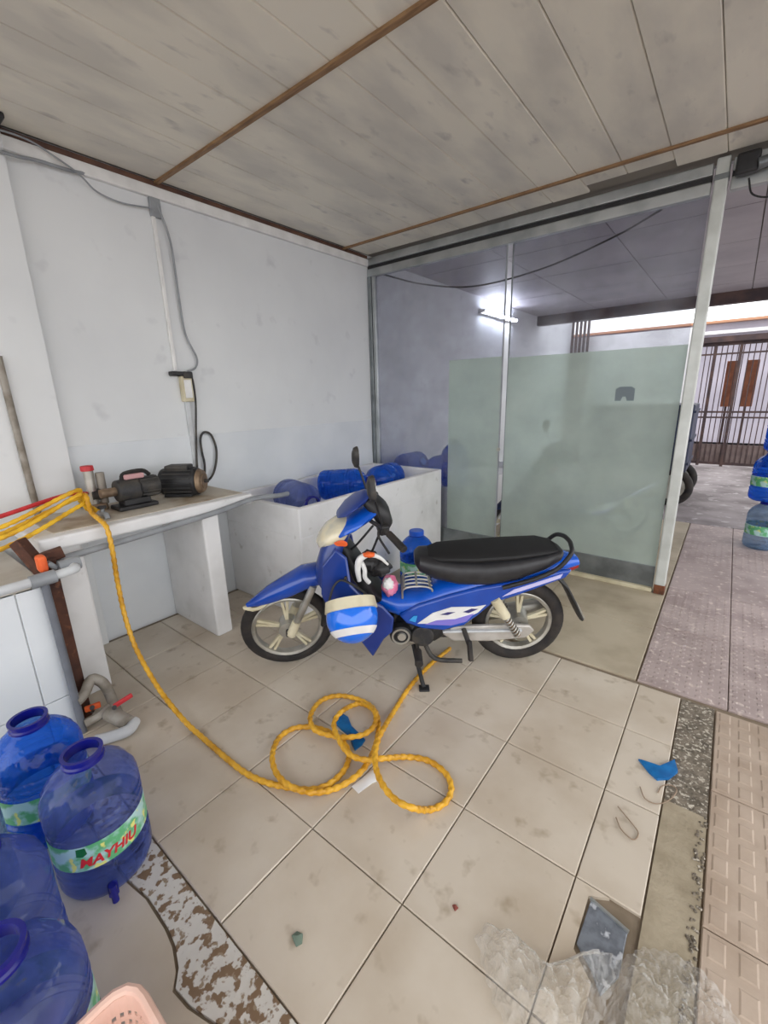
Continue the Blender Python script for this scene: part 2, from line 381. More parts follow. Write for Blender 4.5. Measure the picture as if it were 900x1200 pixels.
B().box((0, -.028, 2.635), (1.7, .03, 2.705)).build('track', MATS['alu'], re_, smooth=False, bevel=.006)
B().box((0, -.015, 2.70), (1.7, .03, 2.74)).build('track_groove', MATS['black'], re_, smooth=False)
ep = tag(empty('door_post', (.737, PY-.005, 0)), 'pale metal post with a rusty foot at the end of the glass partition', 'post')
B().box((-.034, -.034, .07), (.034, .034, 2.818)).build('tube', MATS['post_white'], ep, smooth=False, bevel=.008)
B().box((-.035, -.035, 0), (.035, .035, .075)).build('foot', MATS['rust'], ep, smooth=False, bevel=.006)
B().box((-.038, -.038, 2.70), (.038, .038, 2.73)).build('clamp', MATS['alu_dark'], ep, smooth=False, bevel=.004)
# dark motor and cable on the rail beyond the post
rm = tag(empty('rail_bracket', (.87, PY-.05, 2.68)), 'dark bracket with a loop of wire on the rail beside the pale post', 'bracket')
B().box((-.07, -.06, .0), (.04, -.0, .11)).build('housing', MATS['black'], rm, smooth=False, bevel=.015)
B().cyl((.03, -.05, .03), (.14, -.03, .05), .03).build('sleeve', MATS['alu_dark'], rm)
B().tube([(.0,-.05,-.03),(.03,-.06,-.12),(.12,-.06,-.15),(.19,-.05,-.08),(.16,-.04,.0),(.08,-.04,.0)], .005, 8, sub=6).build('wire', MATS['black'], rm)
# wire drooping behind the glass
tag(B().tube([(WX+.02, 3.5, 2.70), (-1.7, 3.75, 2.60), (-1.25, 4.0, 2.55), (-.6, 4.05, 2.60), (0, 4.0, 2.72), (.35, 3.9, 2.813)], .008, 8, sub=6).build('hanging_cable', MATS['iron']), 'thin dark cable drooping under the ceiling behind the glass', 'cable')
# fluorescent lamp on the wall of the rear bay
fl = tag(empty('fluorescent_lamp', (WX, 6.3, 2.62)), 'lit fluorescent tube on the wall behind the glass', 'lamp')
B().box((0, -.62, -.03), (.05, .62, .03)).build('batten', MATS['white_plastic'], fl, smooth=False, bevel=.006)
B().cyl((.075, -.6, 0), (.075, .6, 0), .016).build('tube', emit('tube_light', (235, 242, 255), 45), fl)
for s_ in (-.61, .59): B().box((.04, s_, -.02), (.1, s_+.02, .02)).build('holder', MATS['white_plastic'], fl, smooth=False)

# ================================================================== WALL FITTINGS
def wire(name, pts, r, mt, label, cat='cable', sub=6, group=None):
    return tag(B().tube(pts, r, 8, sub=sub).build(name, MATS[mt]), label, cat, group)
wx = WX+.012; ZB0 = .9035
c1 = tag(empty('conduit', (WX, 1.20, 0)), 'thin white conduit running down the white wall to the socket', 'conduit')
B().box((0, -.028, 1.705), (.02, -.006, 2.70)).build('duct', MATS['white_plastic'], c1, smooth=False, bevel=.003)
B().box((0, .018, ZB0-.002), (.02, .05, 1.505)).build('duct', MATS['pvc_light'], c1, smooth=False, bevel=.003)
B().box((0, -.032, 2.62), (.026, .035, 2.735)).build('elbow', MATS['pvc'], c1, smooth=False, bevel=.004)
wire('wall_cable', [(wx+.012,1.21,2.70),(wx+.012,1.265,2.5),(wx+.006,1.275,2.2),(wx+.006,1.285,1.95),(wx+.006,1.345,1.80),(wx+.01,1.325,1.73),(wx+.02,1.26,1.70)], .007, 'pvc', 'loose grey cable hanging beside the white conduit')
sk = tag(empty('socket_box', (WX, 1.235, 1.585)), 'small yellowed socket box with a dark plug on the wall', 'socket')
B().box((0, -.035, -.085), (.045, .04, .085)).build('box', MATS['cream'], sk, smooth=False, bevel=.006)
B().box((.045, -.022, -.06), (.05, .028, .06)).build('face_plate', MATS['white_plastic'], sk, smooth=False, bevel=.002)
B().box((.0, -.10, .085), (.05, .005, .115)).build('plug', MATS['black'], sk, smooth=False, bevel=.008)
B().box((.01, -.02, .07), (.06, .045, .115)).build('adapter', MATS['iron'], sk, smooth=False, bevel=.008)
wire('plug_cable', [(wx+.03,1.272,1.672),(wx+.022,1.286,1.635),(wx+.02,1.287,1.5),(wx+.018,1.262,1.3),(wx+.018,1.238,1.1),(wx+.022,1.228,.98),(wx+.03,1.222,ZB0+.007)], .007, 'iron', 'dark cable running straight down from the socket box')
wire('looped_cable', [(wx+.02,1.268,ZB0+.008),(wx+.016,1.284,.98),(wx+.018,1.292,1.06),(wx+.018,1.284,1.15),(wx+.016,1.288,1.24),(wx+.014,1.325,1.283),(wx+.014,1.375,1.258),(wx+.014,1.402,1.16),(wx+.016,1.385,1.05),(wx+.03,1.335,.965),(wx+.075,1.25,ZB0+.03),(-1.905,1.165,ZB0+.05),(-1.838,1.074,ZB0+.09)], .0085, 'iron', 'dark cable bent into an upright loop above the bench')
wire('slack_cable', [(WX+.065,.3,2.83-.06),(WX+.06,.55,2.79),(wx+.045,.70,2.745),(wx+.04,.79,2.705),(wx+.015,.87,2.66),(wx+.015,1.0,2.64),(wx+.02,1.18,2.66)], .0048, 'pvc', 'slack grey cable sagging from the corner to the conduit')
tr2 = tag(B().tube([(WX+.075,.1,2.69),(WX+.075,.47,2.69),(WX+.042,.60,2.715),(WX+.036,.74,2.72),(WX+.02,.83,2.735)], .009, 8, sub=4).build('trunking_cable', MATS['pvc']), 'grey cable lying along the trunking in the corner', 'cable')
jb = tag(empty('junction_box', (WX+.055, .40, 2.74)), 'pale junction box with a black cover at the ceiling corner', 'box')
B().box((0, -.09, -.05), (.06, .05, .05)).build('body', MATS['pvc_light'], jb, smooth=False, bevel=.008)
B().box((.0, -.13, .05), (.13, .06, .075)).build('cover', MATS['black'], jb, smooth=False, bevel=.008)
tag(B().tube([(WX+.07,.255,.90),(WX+.07,.25,1.3),(WX+.07,.247,1.75)], .017, 10, sub=2).build('wall_pipe', MATS['pvc_dirty']), 'dirty grey pipe running up the pilaster behind the bench', 'pipe')

# ================================================================== BENCH, BLOCK AND TANK
bench = tag(empty('masonry_bench', (-1.74, .7, 0)), 'white painted masonry bench carrying the pump and the motor', 'bench')
B().prism([(WX+1.798,-.58),(.29,-.58),(.29,.59),(WX+1.75,.59),(WX+1.75,-.233),(WX+1.798,-.233)], 2, .835, .90).build('top_slab', MATS['white_paint'], bench, smooth=False, bevel=.012)
B().box((WX+1.80, -.50, .899), (.22, .56, .9035)).build('worn_top', M('worn', (196, 188, 174), .7, c2=(150, 132, 108), scale=5, lo=.45, hi=.65), bench, smooth=False)
B().box((WX+1.798, -.54, 0), (.24, -.40, .84)).build('leg', MATS['white_paint'], bench, smooth=False, bevel=.012)
B().box((WX+1.75, .225, 0), (.275, .335, .84)).build('leg', MATS['white_paint'], bench, smooth=False, bevel=.012)
block = tag(empty('tiled_block', (-1.6, -.5, 0)), 'white tiled block with pipes along its edge beside the bench', 'block')
B().box((WX+1.658, -.5, 0), (.335, .57, .745)).build('core', MATS['white_paint'], block, smooth=False, bevel=.006)
for a, b_ in ((-.5, .03), (.034, .46), (.464, .572)):
    B().box((.333, a, .002), (.345, b_, .20)).build('tile', MATS['wall_tile'], block, smooth=False, bevel=.003)
    B().box((.333, a, .204), (.345, b_, .755)).build('tile', MATS['wall_tile'], block, smooth=False, bevel=.003)
B().box((WX+1.658, -.5, .744), (.345, .572, .762)).build('top', M('block_top', (204, 200, 190), .6, c2=(180, 174, 162), scale=5), block, smooth=False, bevel=.003)
# water tank (open basin)
tank = tag(empty('water_tank', (-1.6, 2.3, 0)), 'white open masonry water tank against the wall behind the motorbike', 'tank')
TX0, TX1, TY0, TY1, TZ = WX+.008, -1.165, 1.43, 3.25, .80
B().box((TX0+1.6, TY0-2.3, 0), (TX1+1.6, TY1-2.3, .60)).build('base', MATS['white_paint'], tank, smooth=False, bevel=.01)
wl = B(); t_ = .05
o_ = [(TX0,TY0),(TX1,TY0),(TX1,TY1),(TX0,TY1)]; i_ = [(TX0+t_,TY0+t_),(TX1-t_,TY0+t_),(TX1-t_,TY1-t_),(TX0+t_,TY1-t_)]
vs = [(x+1.6, y-2.3, z) for ring_, z in ((o_, .598), (o_, TZ), (i_, TZ), (i_, .598)) for x, y in ring_]
wl.add(vs, [(r*4+k, r*4+(k+1) % 4, (r+1)*4+(k+1) % 4, (r+1)*4+k) for r in range(3) for k in range(4)])
wl.build('rim_wall', MATS['white_paint'], tank, smooth=False, bevel=.01)
tank2 = tag(empty('rear_tank', (-1.5, 3.9, 0)), 'low white masonry tank behind the glass holding blue bottles', 'tank')
B().box((WX+1.51, -.55, 0), (.50, .9, .60)).build('base', MATS['white_paint'], tank2, smooth=False, bevel=.012)
B().box((WX+1.51, .84, .599), (.50, .9, .68)).build('rim', MATS['white_paint'], tank2, smooth=False, bevel=.01)

# rusty post between block and bench
rp = tag(empty('rusty_post', (-1.36, .108, 0)), 'rusty brown post with a slanting arm wedged between block and bench', 'post')
B().box((-.035, -.03, 0), (.035, .034, .84)).build('shaft', MATS['rust_post'], rp, smooth=False, bevel=.004)
_a = on(20, 634, 0, -1.44); B().bar((-.005, -.01, .77), (_a.x+1.36, _a.y-.108, _a.z), .05, .05).build('arm', MATS['rust_post'], rp, smooth=False, bevel=.004)
B().bar((-.02, -.03, .83), (.0, .075, .85), .05, .04).build('spur', MATS['rust_post'], rp, smooth=False, bevel=.004)
# grey pipes with valves
pp = tag(empty('pvc_pipe', (0, 0, 0)), 'grey plastic pipe along the bench edge with an orange tap handle', 'pipe')
B().tube([(-1.27,.16,.80),(-1.40,.17,.80),(-1.425,.24,.80),(-1.428,.6,.815),(-1.428,1.0,.84),(-1.428,1.28,.87),(-1.45,1.5,.845),(-1.50,1.62,.83)], .017, 12, sub=5).build('long_run', MATS['pvc'], pp)
B().tube([(-1.225,-.5,.785),(-1.225,.02,.79),(-1.225,.17,.795),(-1.26,.185,.795)], .02, 12, sub=4).build('edge_run', MATS['pvc_light'], pp)
B().tube([(-1.225,.06,.79),(-1.225,.066,.4),(-1.228,.07,.0)], .016, 12, sub=2).build('down_pipe', M('pvc_dark', (112, 116, 124), .4, c2=(96, 100, 108), scale=8), pp)
B().cyl((-1.225,.015,.788),(-1.225,.105,.790),.029).build('tee', MATS['pvc'], pp)
B().cyl((-1.295,.138,.80),(-1.295,.22,.80),.03).build('valve_body', MATS['pvc'], pp)
vh = B().cyl((-1.30,.13,.80),(-1.29,.10,.835),.012).build('valve_stem', MATS['pvc'], pp)
B().box((-1.325,.065,.80),(-1.27,.10,.875)).build('valve_handle', MATS['orange'], vh, smooth=False, bevel=.012)
fv = tag(empty('floor_valves', (-1.2, .16, 0)), 'dirty pipe fittings with orange and red tap handles on the floor by the bench', 'pipe')
def fx_(x, y, X): p = on(x, y, 0, X); return (p.x+1.2, p.y-.16, p.z)
def fl_(x, y, z): p = gz(x, y, z); return (p.x+1.2, p.y-.16, p.z)
B().tube([(-.028,-.09,.165), (-.05,-.045,.178), fx_(107,796,-1.285), fx_(120,800,-1.27), fl_(128,812,.09), fl_(136,832,.06), fl_(143,845,.04)], .024, 12, sub=5).build('bent_pipe', MATS['pvc_dirty'], fv)
B().tube([fl_(100,848,.05), fl_(118,838,.06), fl_(128,828,.07)], .02, 12, sub=4).build('branch_pipe', MATS['pvc_dirty'], fv)
B().tube([fl_(158,845,.03), fl_(150,856,.03), fl_(128,864,.03), fl_(112,868,.03)], .026, 12, sub=4).build('outlet_pipe', MATS['pvc_light'], fv)
B().cyl(fl_(128,836,.055), fl_(152,848,.04), .034).build('union', MATS['pvc_dirty'], fv)
B().bar(fl_(133,828,.10), fl_(155,814,.12), .022, .016).build('red_handle', MATS['red'], fv, smooth=False, bevel=.005)
B().bar(fl_(99,832,.09), fl_(118,825,.09), .028, .020).build('orange_handle', MATS['orange'], fv, smooth=False, bevel=.006)
B().cyl(fl_(134,830,.05), fl_(134,829,.11), .01).build('stem', MATS['iron'], fv)
B().cyl(fl_(108,833,.04), fl_(108,829,.10), .01).build('stem', MATS['iron'], fv)

# pump, motor and fittings on the bench
ZB = .9035
pu = tag(empty('water_pump', (-1.74, .68, ZB)), 'dark iron water pump with a red strap on the bench', 'pump')
B().box((-.07, -.12, 0), (.07, .10, .025)).build('foot', MATS['black'], pu, smooth=False, bevel=.008)
B().box((-.05, -.08, .02), (.05, .07, .06)).build('pedestal', MATS['black'], pu, smooth=False, bevel=.01)
B().cyl((0, -.10, .11), (0, .02, .11), .062, .068, 24).build('pump_casing', MATS['iron'], pu, bevel=.008)
mb = B().cyl((0, .02, .115), (0, .14, .115), .058, .055, 24).build('motor_housing', MATS['iron'], pu, bevel=.008)
for k in range(14):
    a = math.tau*k/14; B().bar((.057*math.cos(a), .03, .115+.057*math.sin(a)), (.057*math.cos(a), .13, .115+.057*math.sin(a)), .006, .012).build('cooling_fin', MATS['iron'], mb, smooth=False)
B().box((-.03, -.05, .17), (.03, .06, .20)).build('terminal_box', M('dusty_pink', (196, 150, 152), .6), pu, smooth=False, bevel=.008)
B().tube([(0,-.06,.17),(0,-.04,.205),(0,.06,.21),(0,.1,.18)], .012, 8, sub=4).build('strap', MATS['rubber'], pu)
B().cyl((.0, -.18, .11), (0, -.10, .11), .026, .026).build('inlet', MATS['tan_metal'], pu)
mo = tag(empty('electric_motor', (-1.78, 1.0, ZB), (0, 0, math.radians(-52))), 'black electric motor with a tan end plate lying on the bench', 'motor')
B().box((-.06, -.11, 0), (.06, .07, .022)).build('foot', MATS['black'], mo, smooth=False, bevel=.006)
body = B().cyl((0, -.13, .095), (0, .105, .095), .088, .09, 28).build('motor_housing', MATS['black'], mo, bevel=.012)
for k in range(18):
    a = math.tau*k/18; B().bar((.089*math.cos(a), -.10, .097+.089*math.sin(a)), (.089*math.cos(a), .08, .097+.089*math.sin(a)), .006, .012).build('cooling_fin', MATS['iron'], body, smooth=False)
ed = B().cyl((0, .105, .095), (0, .135, .095), .082, .07, 28).build('end_plate', MATS['tan_metal'], mo, bevel=.006)
B().cyl((0, .135, .095), (0, .142, .095), .05, .045, 20).build('boss', MATS['tan_metal'], ed)
B().cyl((0, .14, .095), (0, .165, .095), .012, .012, 12).build('shaft', MATS['iron'], ed)
B().box((-.05, -.09, .175), (.05, .06, .205)).build('terminal_box', MATS['iron'], mo, smooth=False, bevel=.01)
ga = tag(empty('filter_fitting', (-1.86, .52, ZB)), 'upright grey fitting with a red cap beside the pump', 'fitting')
B().cyl((0, 0, 0), (0, 0, .04), .05, .045).build('base', MATS['tan_metal'], ga, bevel=.005)
B().cyl((0, -.02, .03), (0, -.02, .235), .026, .026).build('cylinder', MATS['silver'], ga, bevel=.004)
B().cyl((0, .035, .03), (0, .035, .215), .022, .024).build('cylinder', MATS['pvc_dirty'], ga, bevel=.004)
B().cyl((0, -.022, .232), (0, -.022, .262), .034, .032).build('cap', MATS['red'], ga, bevel=.004)
B().cyl((0, -.03, .09), (0, .05, .09), .035, .035).build('collar', MATS['iron'], ga, bevel=.004)
lp = tag(B().tube([(-1.832,.545,ZB+.09),(-1.80,.542,ZB+.104),(-1.763,.54,ZB+.11)], .014, 10, sub=4).build('connector_hose', MATS['pink']), 'short pinkish hose joining the grey fitting to the pump', 'hose')
wire('motor_cable', [(-1.745,.815,ZB+.115),(-1.79,.825,ZB+.085),(-1.86,.80,ZB+.02),(-1.94,.82,ZB+.007),(-1.99,.92,ZB+.007),(-2.0,1.06,ZB+.007),(-2.0,1.19,ZB+.008)], .007, 'black', 'black power cable lying behind the motor on the bench')
tp = tag(empty('bench_tap', (-1.635, .462, ZB)), 'small bluish tap with a black knob on the bench edge', 'tap')
B().tube([(-.05,0,.02),(0,0,.02),(.04,0,.02),(.055,0,.0)], .014, 10, sub=4).build('spout', MATS['pvc'], tp)
B().cyl((0,0,.02),(0,.0,.055),.009).build('stem', MATS['pvc'], tp)
B().cyl((0,.0,.05),(0,.0,.065),.022).build('knob', MATS['black'], tp, bevel=.004)

# ================================================================== HOSES
def rope_r(r, amp, pitch, lobes=2):
    return lambda a, L_, t: r*(1+amp*math.sin(lobes*a+L_/pitch*math.tau))
def braid_mat():
    mt = M('braid', (226, 172, 48), .4, c2=(196, 140, 26), scale=14); return mt
braid_mat()
cr = lambda x, y: (280+x/3.2143, 720+y/3.2143)
loop = [(0,580),(90,628),(180,650),(265,660),(335,642),(392,592),(414,540),(402,492),(355,450),(285,426),(210,428),(152,465),(126,530),(140,595),(190,645),(270,670),(350,660),(425,622),(478,570),
        (512,500),(526,425),(512,362),(460,324),(380,306),(310,325),(270,380),(282,430),(330,452),(400,463),(470,452),(512,415),(510,365),(470,338),(430,342),(385,368),(358,410),(372,462),(410,520),(465,546),(540,543),(630,537),(710,550),(775,595),(800,650),(780,705),(720,735),(650,728),(580,690),(530,620),(513,550),(522,480),(545,430),(590,355),(650,265),(720,190),(795,128)]
HR = .0115
pts = [(-1.70,.415,ZB+.13),(-1.665,.41,ZB+.12),(-1.61,.40,ZB+.05),(-1.48,.394,.928),(-1.405,.392,.90),(-1.385,.39,.78),(-1.385,.385,.62),(-1.36,.38,.42),(-1.29,.38,.255),(-1.10,.38,.108),(-.876,.38,.035),(-.70,.385,HR+.002)]
n_ = len(loop)
for i, (x, y) in enumerate(loop):
    z = HR+.001
    if 12 <= i <= 15: z += .026
    if 17 <= i <= 19: z += .016
    if 25 <= i <= 31: z += .028
    if 34 <= i <= 39: z += .045
    if 46 <= i <= 51: z += .062
    p = gz(*cr(x, y), z); pts.append(tuple(p))
pts[-1] = (pts[-1][0], pts[-1][1], HR+.001)
P = smooth_path(pts, 34)
tag(B().tube(P, HR, 10, rf=rope_r(HR, .13, .036)).build('yellow_hose', MATS['braid']), 'long yellow twisted hose looping over the floor from the bench to the motorbike', 'hose')
# bundle of yellow hoses coming in over the block
for k, (a, b_, c_) in enumerate((((-1.60,-.25,.915),(-1.62,.05,.965),(-1.69,.36,ZB+.155)), ((-1.55,-.25,.88),(-1.58,.06,.93),(-1.685,.355,ZB+.125)), ((-1.50,-.25,.84),(-1.52,.06,.90),(-1.66,.38,ZB+.085)), ((-1.63,-.25,.86),(-1.64,.05,.93),(-1.71,.36,ZB+.11)))):
    q = [(a[0], -.62, .776), (a[0], -.45, .80), a, b_, c_]
    q += [(-1.697, .397, ZB+.131)] if k == 1 else [(c_[0]-.035-.004*k, c_[1]+.045, c_[2]-.025), (c_[0]-.06-.004*k, c_[1]+.075, ZB+.035), (c_[0]-.065-.004*k, c_[1]+.10, ZB+.011)]
    tag(B().tube(smooth_path(q, 40), .0105, 10, rf=rope_r(.0105, .1, .04)).build('hose_strand', MATS['yellow']), 'yellow hose of the bundle slung over the tiled block to the bench', 'hose', 'yellow hose bundle')
wire('red_hose', [(-1.70,-.62,.774),(-1.70,-.45,.80),(-1.70,-.25,.93),(-1.72,.1,1.00),(-1.80,.36,1.03),(-1.85,.47,1.01)], .011, 'red', 'thin red hose above the yellow bundle reaching the fitting', 'hose')

# ================================================================== WATER BOTTLES
clear_mix('bottle_violet', (196, 204, 234), .2, (82, 100, 168), .05, haze=9)
clear_mix('bottle_blue', (120, 172, 240), .24, (20, 98, 208), .06, haze=9)
clear_mix('bottle_pale', (206, 218, 228), .16, (120, 146, 180), .06, haze=9)
M('neck_blue', (18, 22, 120), .25, c2=(16, 20, 116), scale=8)
M('cap_blue', (26, 96, 214), .35, c2=(20, 80, 190), scale=8)
LAB = M('label_print', (176, 212, 210), .45, c2=(96, 176, 120), scale=18, lo=.45, hi=.56, c3=(226, 226, 130), scale3=26, lo3=.6, hi3=.64)
RED = M('label_red', (206, 40, 50), .5); GRN = M('label_green', (18, 104, 56), .5)
def bent_text(txt, size, R, z, a0, mt, parent, name='lettering', shear=.25):
    cu = bpy.data.curves.new('txt', 'FONT'); cu.body = txt; cu.size = size; cu.align_x = 'CENTER'; cu.extrude = .0006; cu.shear = shear; cu.offset = .0012
    t = bpy.data.objects.new('txt', cu); COL.objects.link(t); bpy.context.view_layer.update()
    me = bpy.data.meshes.new_from_object(t.evaluated_get(bpy.context.evaluated_depsgraph_get()))
    bpy.data.objects.remove(t)
    bm = bmesh.new(); bm.from_mesh(me); bmesh.ops.subdivide_edges(bm, edges=[e for e in bm.edges if e.calc_length() > .012], cuts=2)
    for v in bm.verts:
        a = a0+v.co.x/R; r = R+v.co.z; v.co = Vector((r*math.cos(a), r*math.sin(a), z+v.co.y))
    bm.to_mesh(me); bm.free(); me.materials.clear(); me.materials.append(mt)
    o = bpy.data.objects.new(name, me); COL.objects.link(o); o.parent = parent; return o
BR, BH = .135, .47
def bottle_profile():
    p = [(.02,.012),(.085,.008),(.105,0),(.125,.012),(.134,.035)]
    z = .05
    for a, b_ in ((.05,.10),(.10,.13)):
        p += [(.135,a),(.1355,(a+b_)/2),(.135,b_-.012),(.128,b_-.006)]
    p += [(.1335,.14),(.1335,.235),(.128,.243),(.135,.252),(.135,.265),(.1295,.271),(.135,.277),(.135,.290),(.1295,.296),(.135,.303),(.134,.325),(.126,.352),(.110,.378),(.088,.402),(.066,.42),(.053,.43),(.05,.436),(.05,.455)]
    return p
_bm = {}
def bottle(name, label, loc, mt='bottle_violet', rot=(0,0,0), lab=True, neck='neck_blue', text=None, cap=False, scale=1., group=None, tap=False, face=0.):
    o = empty(name, loc, rot); tag(o, label, 'bottle', group); o.scale = (scale,)*3
    key = ('b', mt)
    if key not in _bm:
        _bm[key] = B().lathe(bottle_profile(), 40, rf=lambda a, z: 1+(.022*math.sin(14*a) if .335 < z < .415 else 0)).mesh('bottle_body', MATS[mt])
    b = bpy.data.objects.new('body', _bm[key]); COL.objects.link(b); b.parent = o
    key = ('n', neck)
    if key not in _bm: _bm[key] = B().lathe([(.0505,.425),(.058,.430),(.058,.437),(.0535,.442),(.0535,.450),(.0575,.454),(.0575,.461),(.047,.461),(.047,.43)], 32).mesh('neck', MATS[neck])
    n = bpy.data.objects.new('neck', _bm[key]); COL.objects.link(n); n.parent = o
    if cap: B().lathe([(.0,.473),(.054,.473),(.059,.467),(.059,.435)], 24).build('cap', MATS['cap_blue'], o)
    if lab:
        if ('l',) not in _bm: _bm[('l',)] = B().lathe([(.1345,.142),(.1345,.233)], 40).mesh('label', LAB)
        l_ = bpy.data.objects.new('label', _bm[('l',)]); COL.objects.link(l_); l_.parent = o
        if text:
            bent_text(text, .044, .1352, .158, face, RED, l_)
            B().add([Vector((.1353*math.cos(face+a), .1353*math.sin(face+a), z)) for a, z in ((-.62,.20),(-.50,.196),(-.40,.205),(-.42,.228),(-.60,.228))], [(0,1,2,3,4)]).build('emblem', GRN, l_, smooth=False)
    if tap:
        t = B().cyl((.13*math.cos(face-.1), .13*math.sin(face-.1), .05), (.165*math.cos(face-.1), .165*math.sin(face-.1), .045), .014).build('tap', MATS['neck_blue'], o)
        B().cyl((.16*math.cos(face-.1), .16*math.sin(face-.1), .075), (.16*math.cos(face-.1), .16*math.sin(face-.1), .012), .010).build('tap_spout', MATS['neck_blue'], t)
    return o
camdir = math.atan2(CAM.y+.1, CAM.x+.5)
bottle('water_bottle', 'violet blue water bottle with a red lettered label and small tap on the peeling band', (-.465, -.10, 0), text='MAYHIU', tap=True, face=camdir+.05)
bottle('water_bottle', 'bright blue water bottle standing against the tiled block', (-.79, -.16, 0), 'bottle_blue')
bottle('water_bottle', 'pale hazy water bottle wedged between three darker bottles', (-.63, -.43, 0), 'bottle_pale', lab=False)
bottle('water_bottle', 'violet water bottle standing behind the one next to the pink basket', (-.335, -.385, 0), lab=False)
bottle('water_bottle', 'violet water bottle with a large open neck beside the pink basket', (-.025, -.40, 0), text='MAYHIU', face=.3)
# in the tank
def lying(x, y, z, az, tilt=0.): return (x, y, z), (math.pi/2-tilt, 0, az)
l, r = lying(-1.84, 1.88, .735, math.radians(76)); bottle('water_bottle', 'violet water bottle lying along the near rim of the white tank', l, rot=r, lab=False)
l, r = lying(-1.86, 2.30, .735, math.radians(118), .06); bottle('water_bottle', 'bright blue water bottle lying base up against the wall in the tank', l, 'bottle_blue', rot=r, lab=False)
l, r = lying(-1.60, 3.06, .734, math.radians(8)); bottle('water_bottle', 'bright blue water bottle lying in the tank with its base toward the motorbike', l, 'bottle_blue', rot=r, lab=False)
# floor behind motorbike
bottle('water_bottle', 'capped blue water bottle standing on the floor between tank and motorbike seat', (-.85, 2.34, 0), 'bottle_blue', cap=True, scale=1.0, face=-.9)
# behind the glass
l, r = lying(-1.84, 3.52, .735, math.radians(180)); bottle('water_bottle', 'blue water bottle lying behind the clear glass next to the wall', l, 'bottle_blue', rot=r, lab=False)
l, r = lying(-1.42, 3.55, .735, math.radians(185)); bottle('water_bottle', 'blue water bottle lying behind the clear glass at the edge of the film', l, 'bottle_blue', rot=r, lab=False)
bottle('water_bottle', 'blue water bottle standing on the rear tank behind the narrow frosted sheet', (-1.15, 3.48, .60), 'bottle_blue', lab=False)
# stack in the passage
for k in range(3):
    bottle('water_bottle', ['lowest blue bottle of the stack standing in the passage', 'middle blue bottle of the stack in the passage', 'topmost blue bottle of the stack in the passage'][k], (1.36+(.01, -.015, .01)[k], 4.95, [0, .465, .93][k]), 'bottle_pale' if k == 0 else 'bottle_blue', lab=k != 2, scale=.86 if k == 2 else 1.0, group='bottle stack in the passage')

# pink basket with real holes
bk = tag(empty('plastic_basket', (.289, -.43, 0)), 'pale pink perforated plastic basket beside the bottles', 'basket')
def basket():
    hx, hy, H, rad = .165, .205, .29, .05
    n = []
    for (cx, cy, a0) in ((hx-rad, hy-rad, 0), (-hx+rad, hy-rad, 90), (-hx+rad, -hy+rad, 180), (hx-rad, -hy+rad, 270)):
        for k in range(5): a = math.radians(a0+90*k/4); n.append((cx+rad*math.cos(a), cy+rad*math.sin(a)))
    # resample perimeter
    per = []; N_ = 168
    L_ = [0]
    for i in range(len(n)): L_.append(L_[-1]+math.dist(n[i], n[(i+1) % len(n)]))
    for k in range(N_):
        s_ = L_[-1]*k/N_; i = max(j for j in range(len(n)) if L_[j] <= s_+1e-9); t = (s_-L_[i])/(L_[i+1]-L_[i]); p, q = n[i], n[(i+1) % len(n)]
        per.append((p[0]+(q[0]-p[0])*t, p[1]+(q[1]-p[1])*t))
    rows = 26; v = []; f = []
    for j in range(rows+1):
        z = .004+(H-.004)*j/rows; sc_ = .84+.16*j/rows
        for (x, y) in per: v.append((x*sc_, y*sc_, z))
    for j in range(rows):
        for k in range(N_):
            if 2 < j < rows-3 and j % 2 == 1 and k % 2 == 1: continue
            f.append((j*N_+k, j*N_+(k+1) % N_, (j+1)*N_+(k+1) % N_, (j+1)*N_+k))
    f.append(tuple(range(N_)))
    b = B().add(v, f); return b, per, H
bb, per, H = basket()
bo = bb.build('body', MATS['basket_pink'], bk, smooth=False)
sm = bo.modifiers.new('thickness', 'SOLIDIFY'); sm.thickness = .0035
B().tube([(x*1.015, y*1.015, H) for x, y in per[::3]], .010, 8, closed=True).build('rim', MATS['basket_pink'], bk)

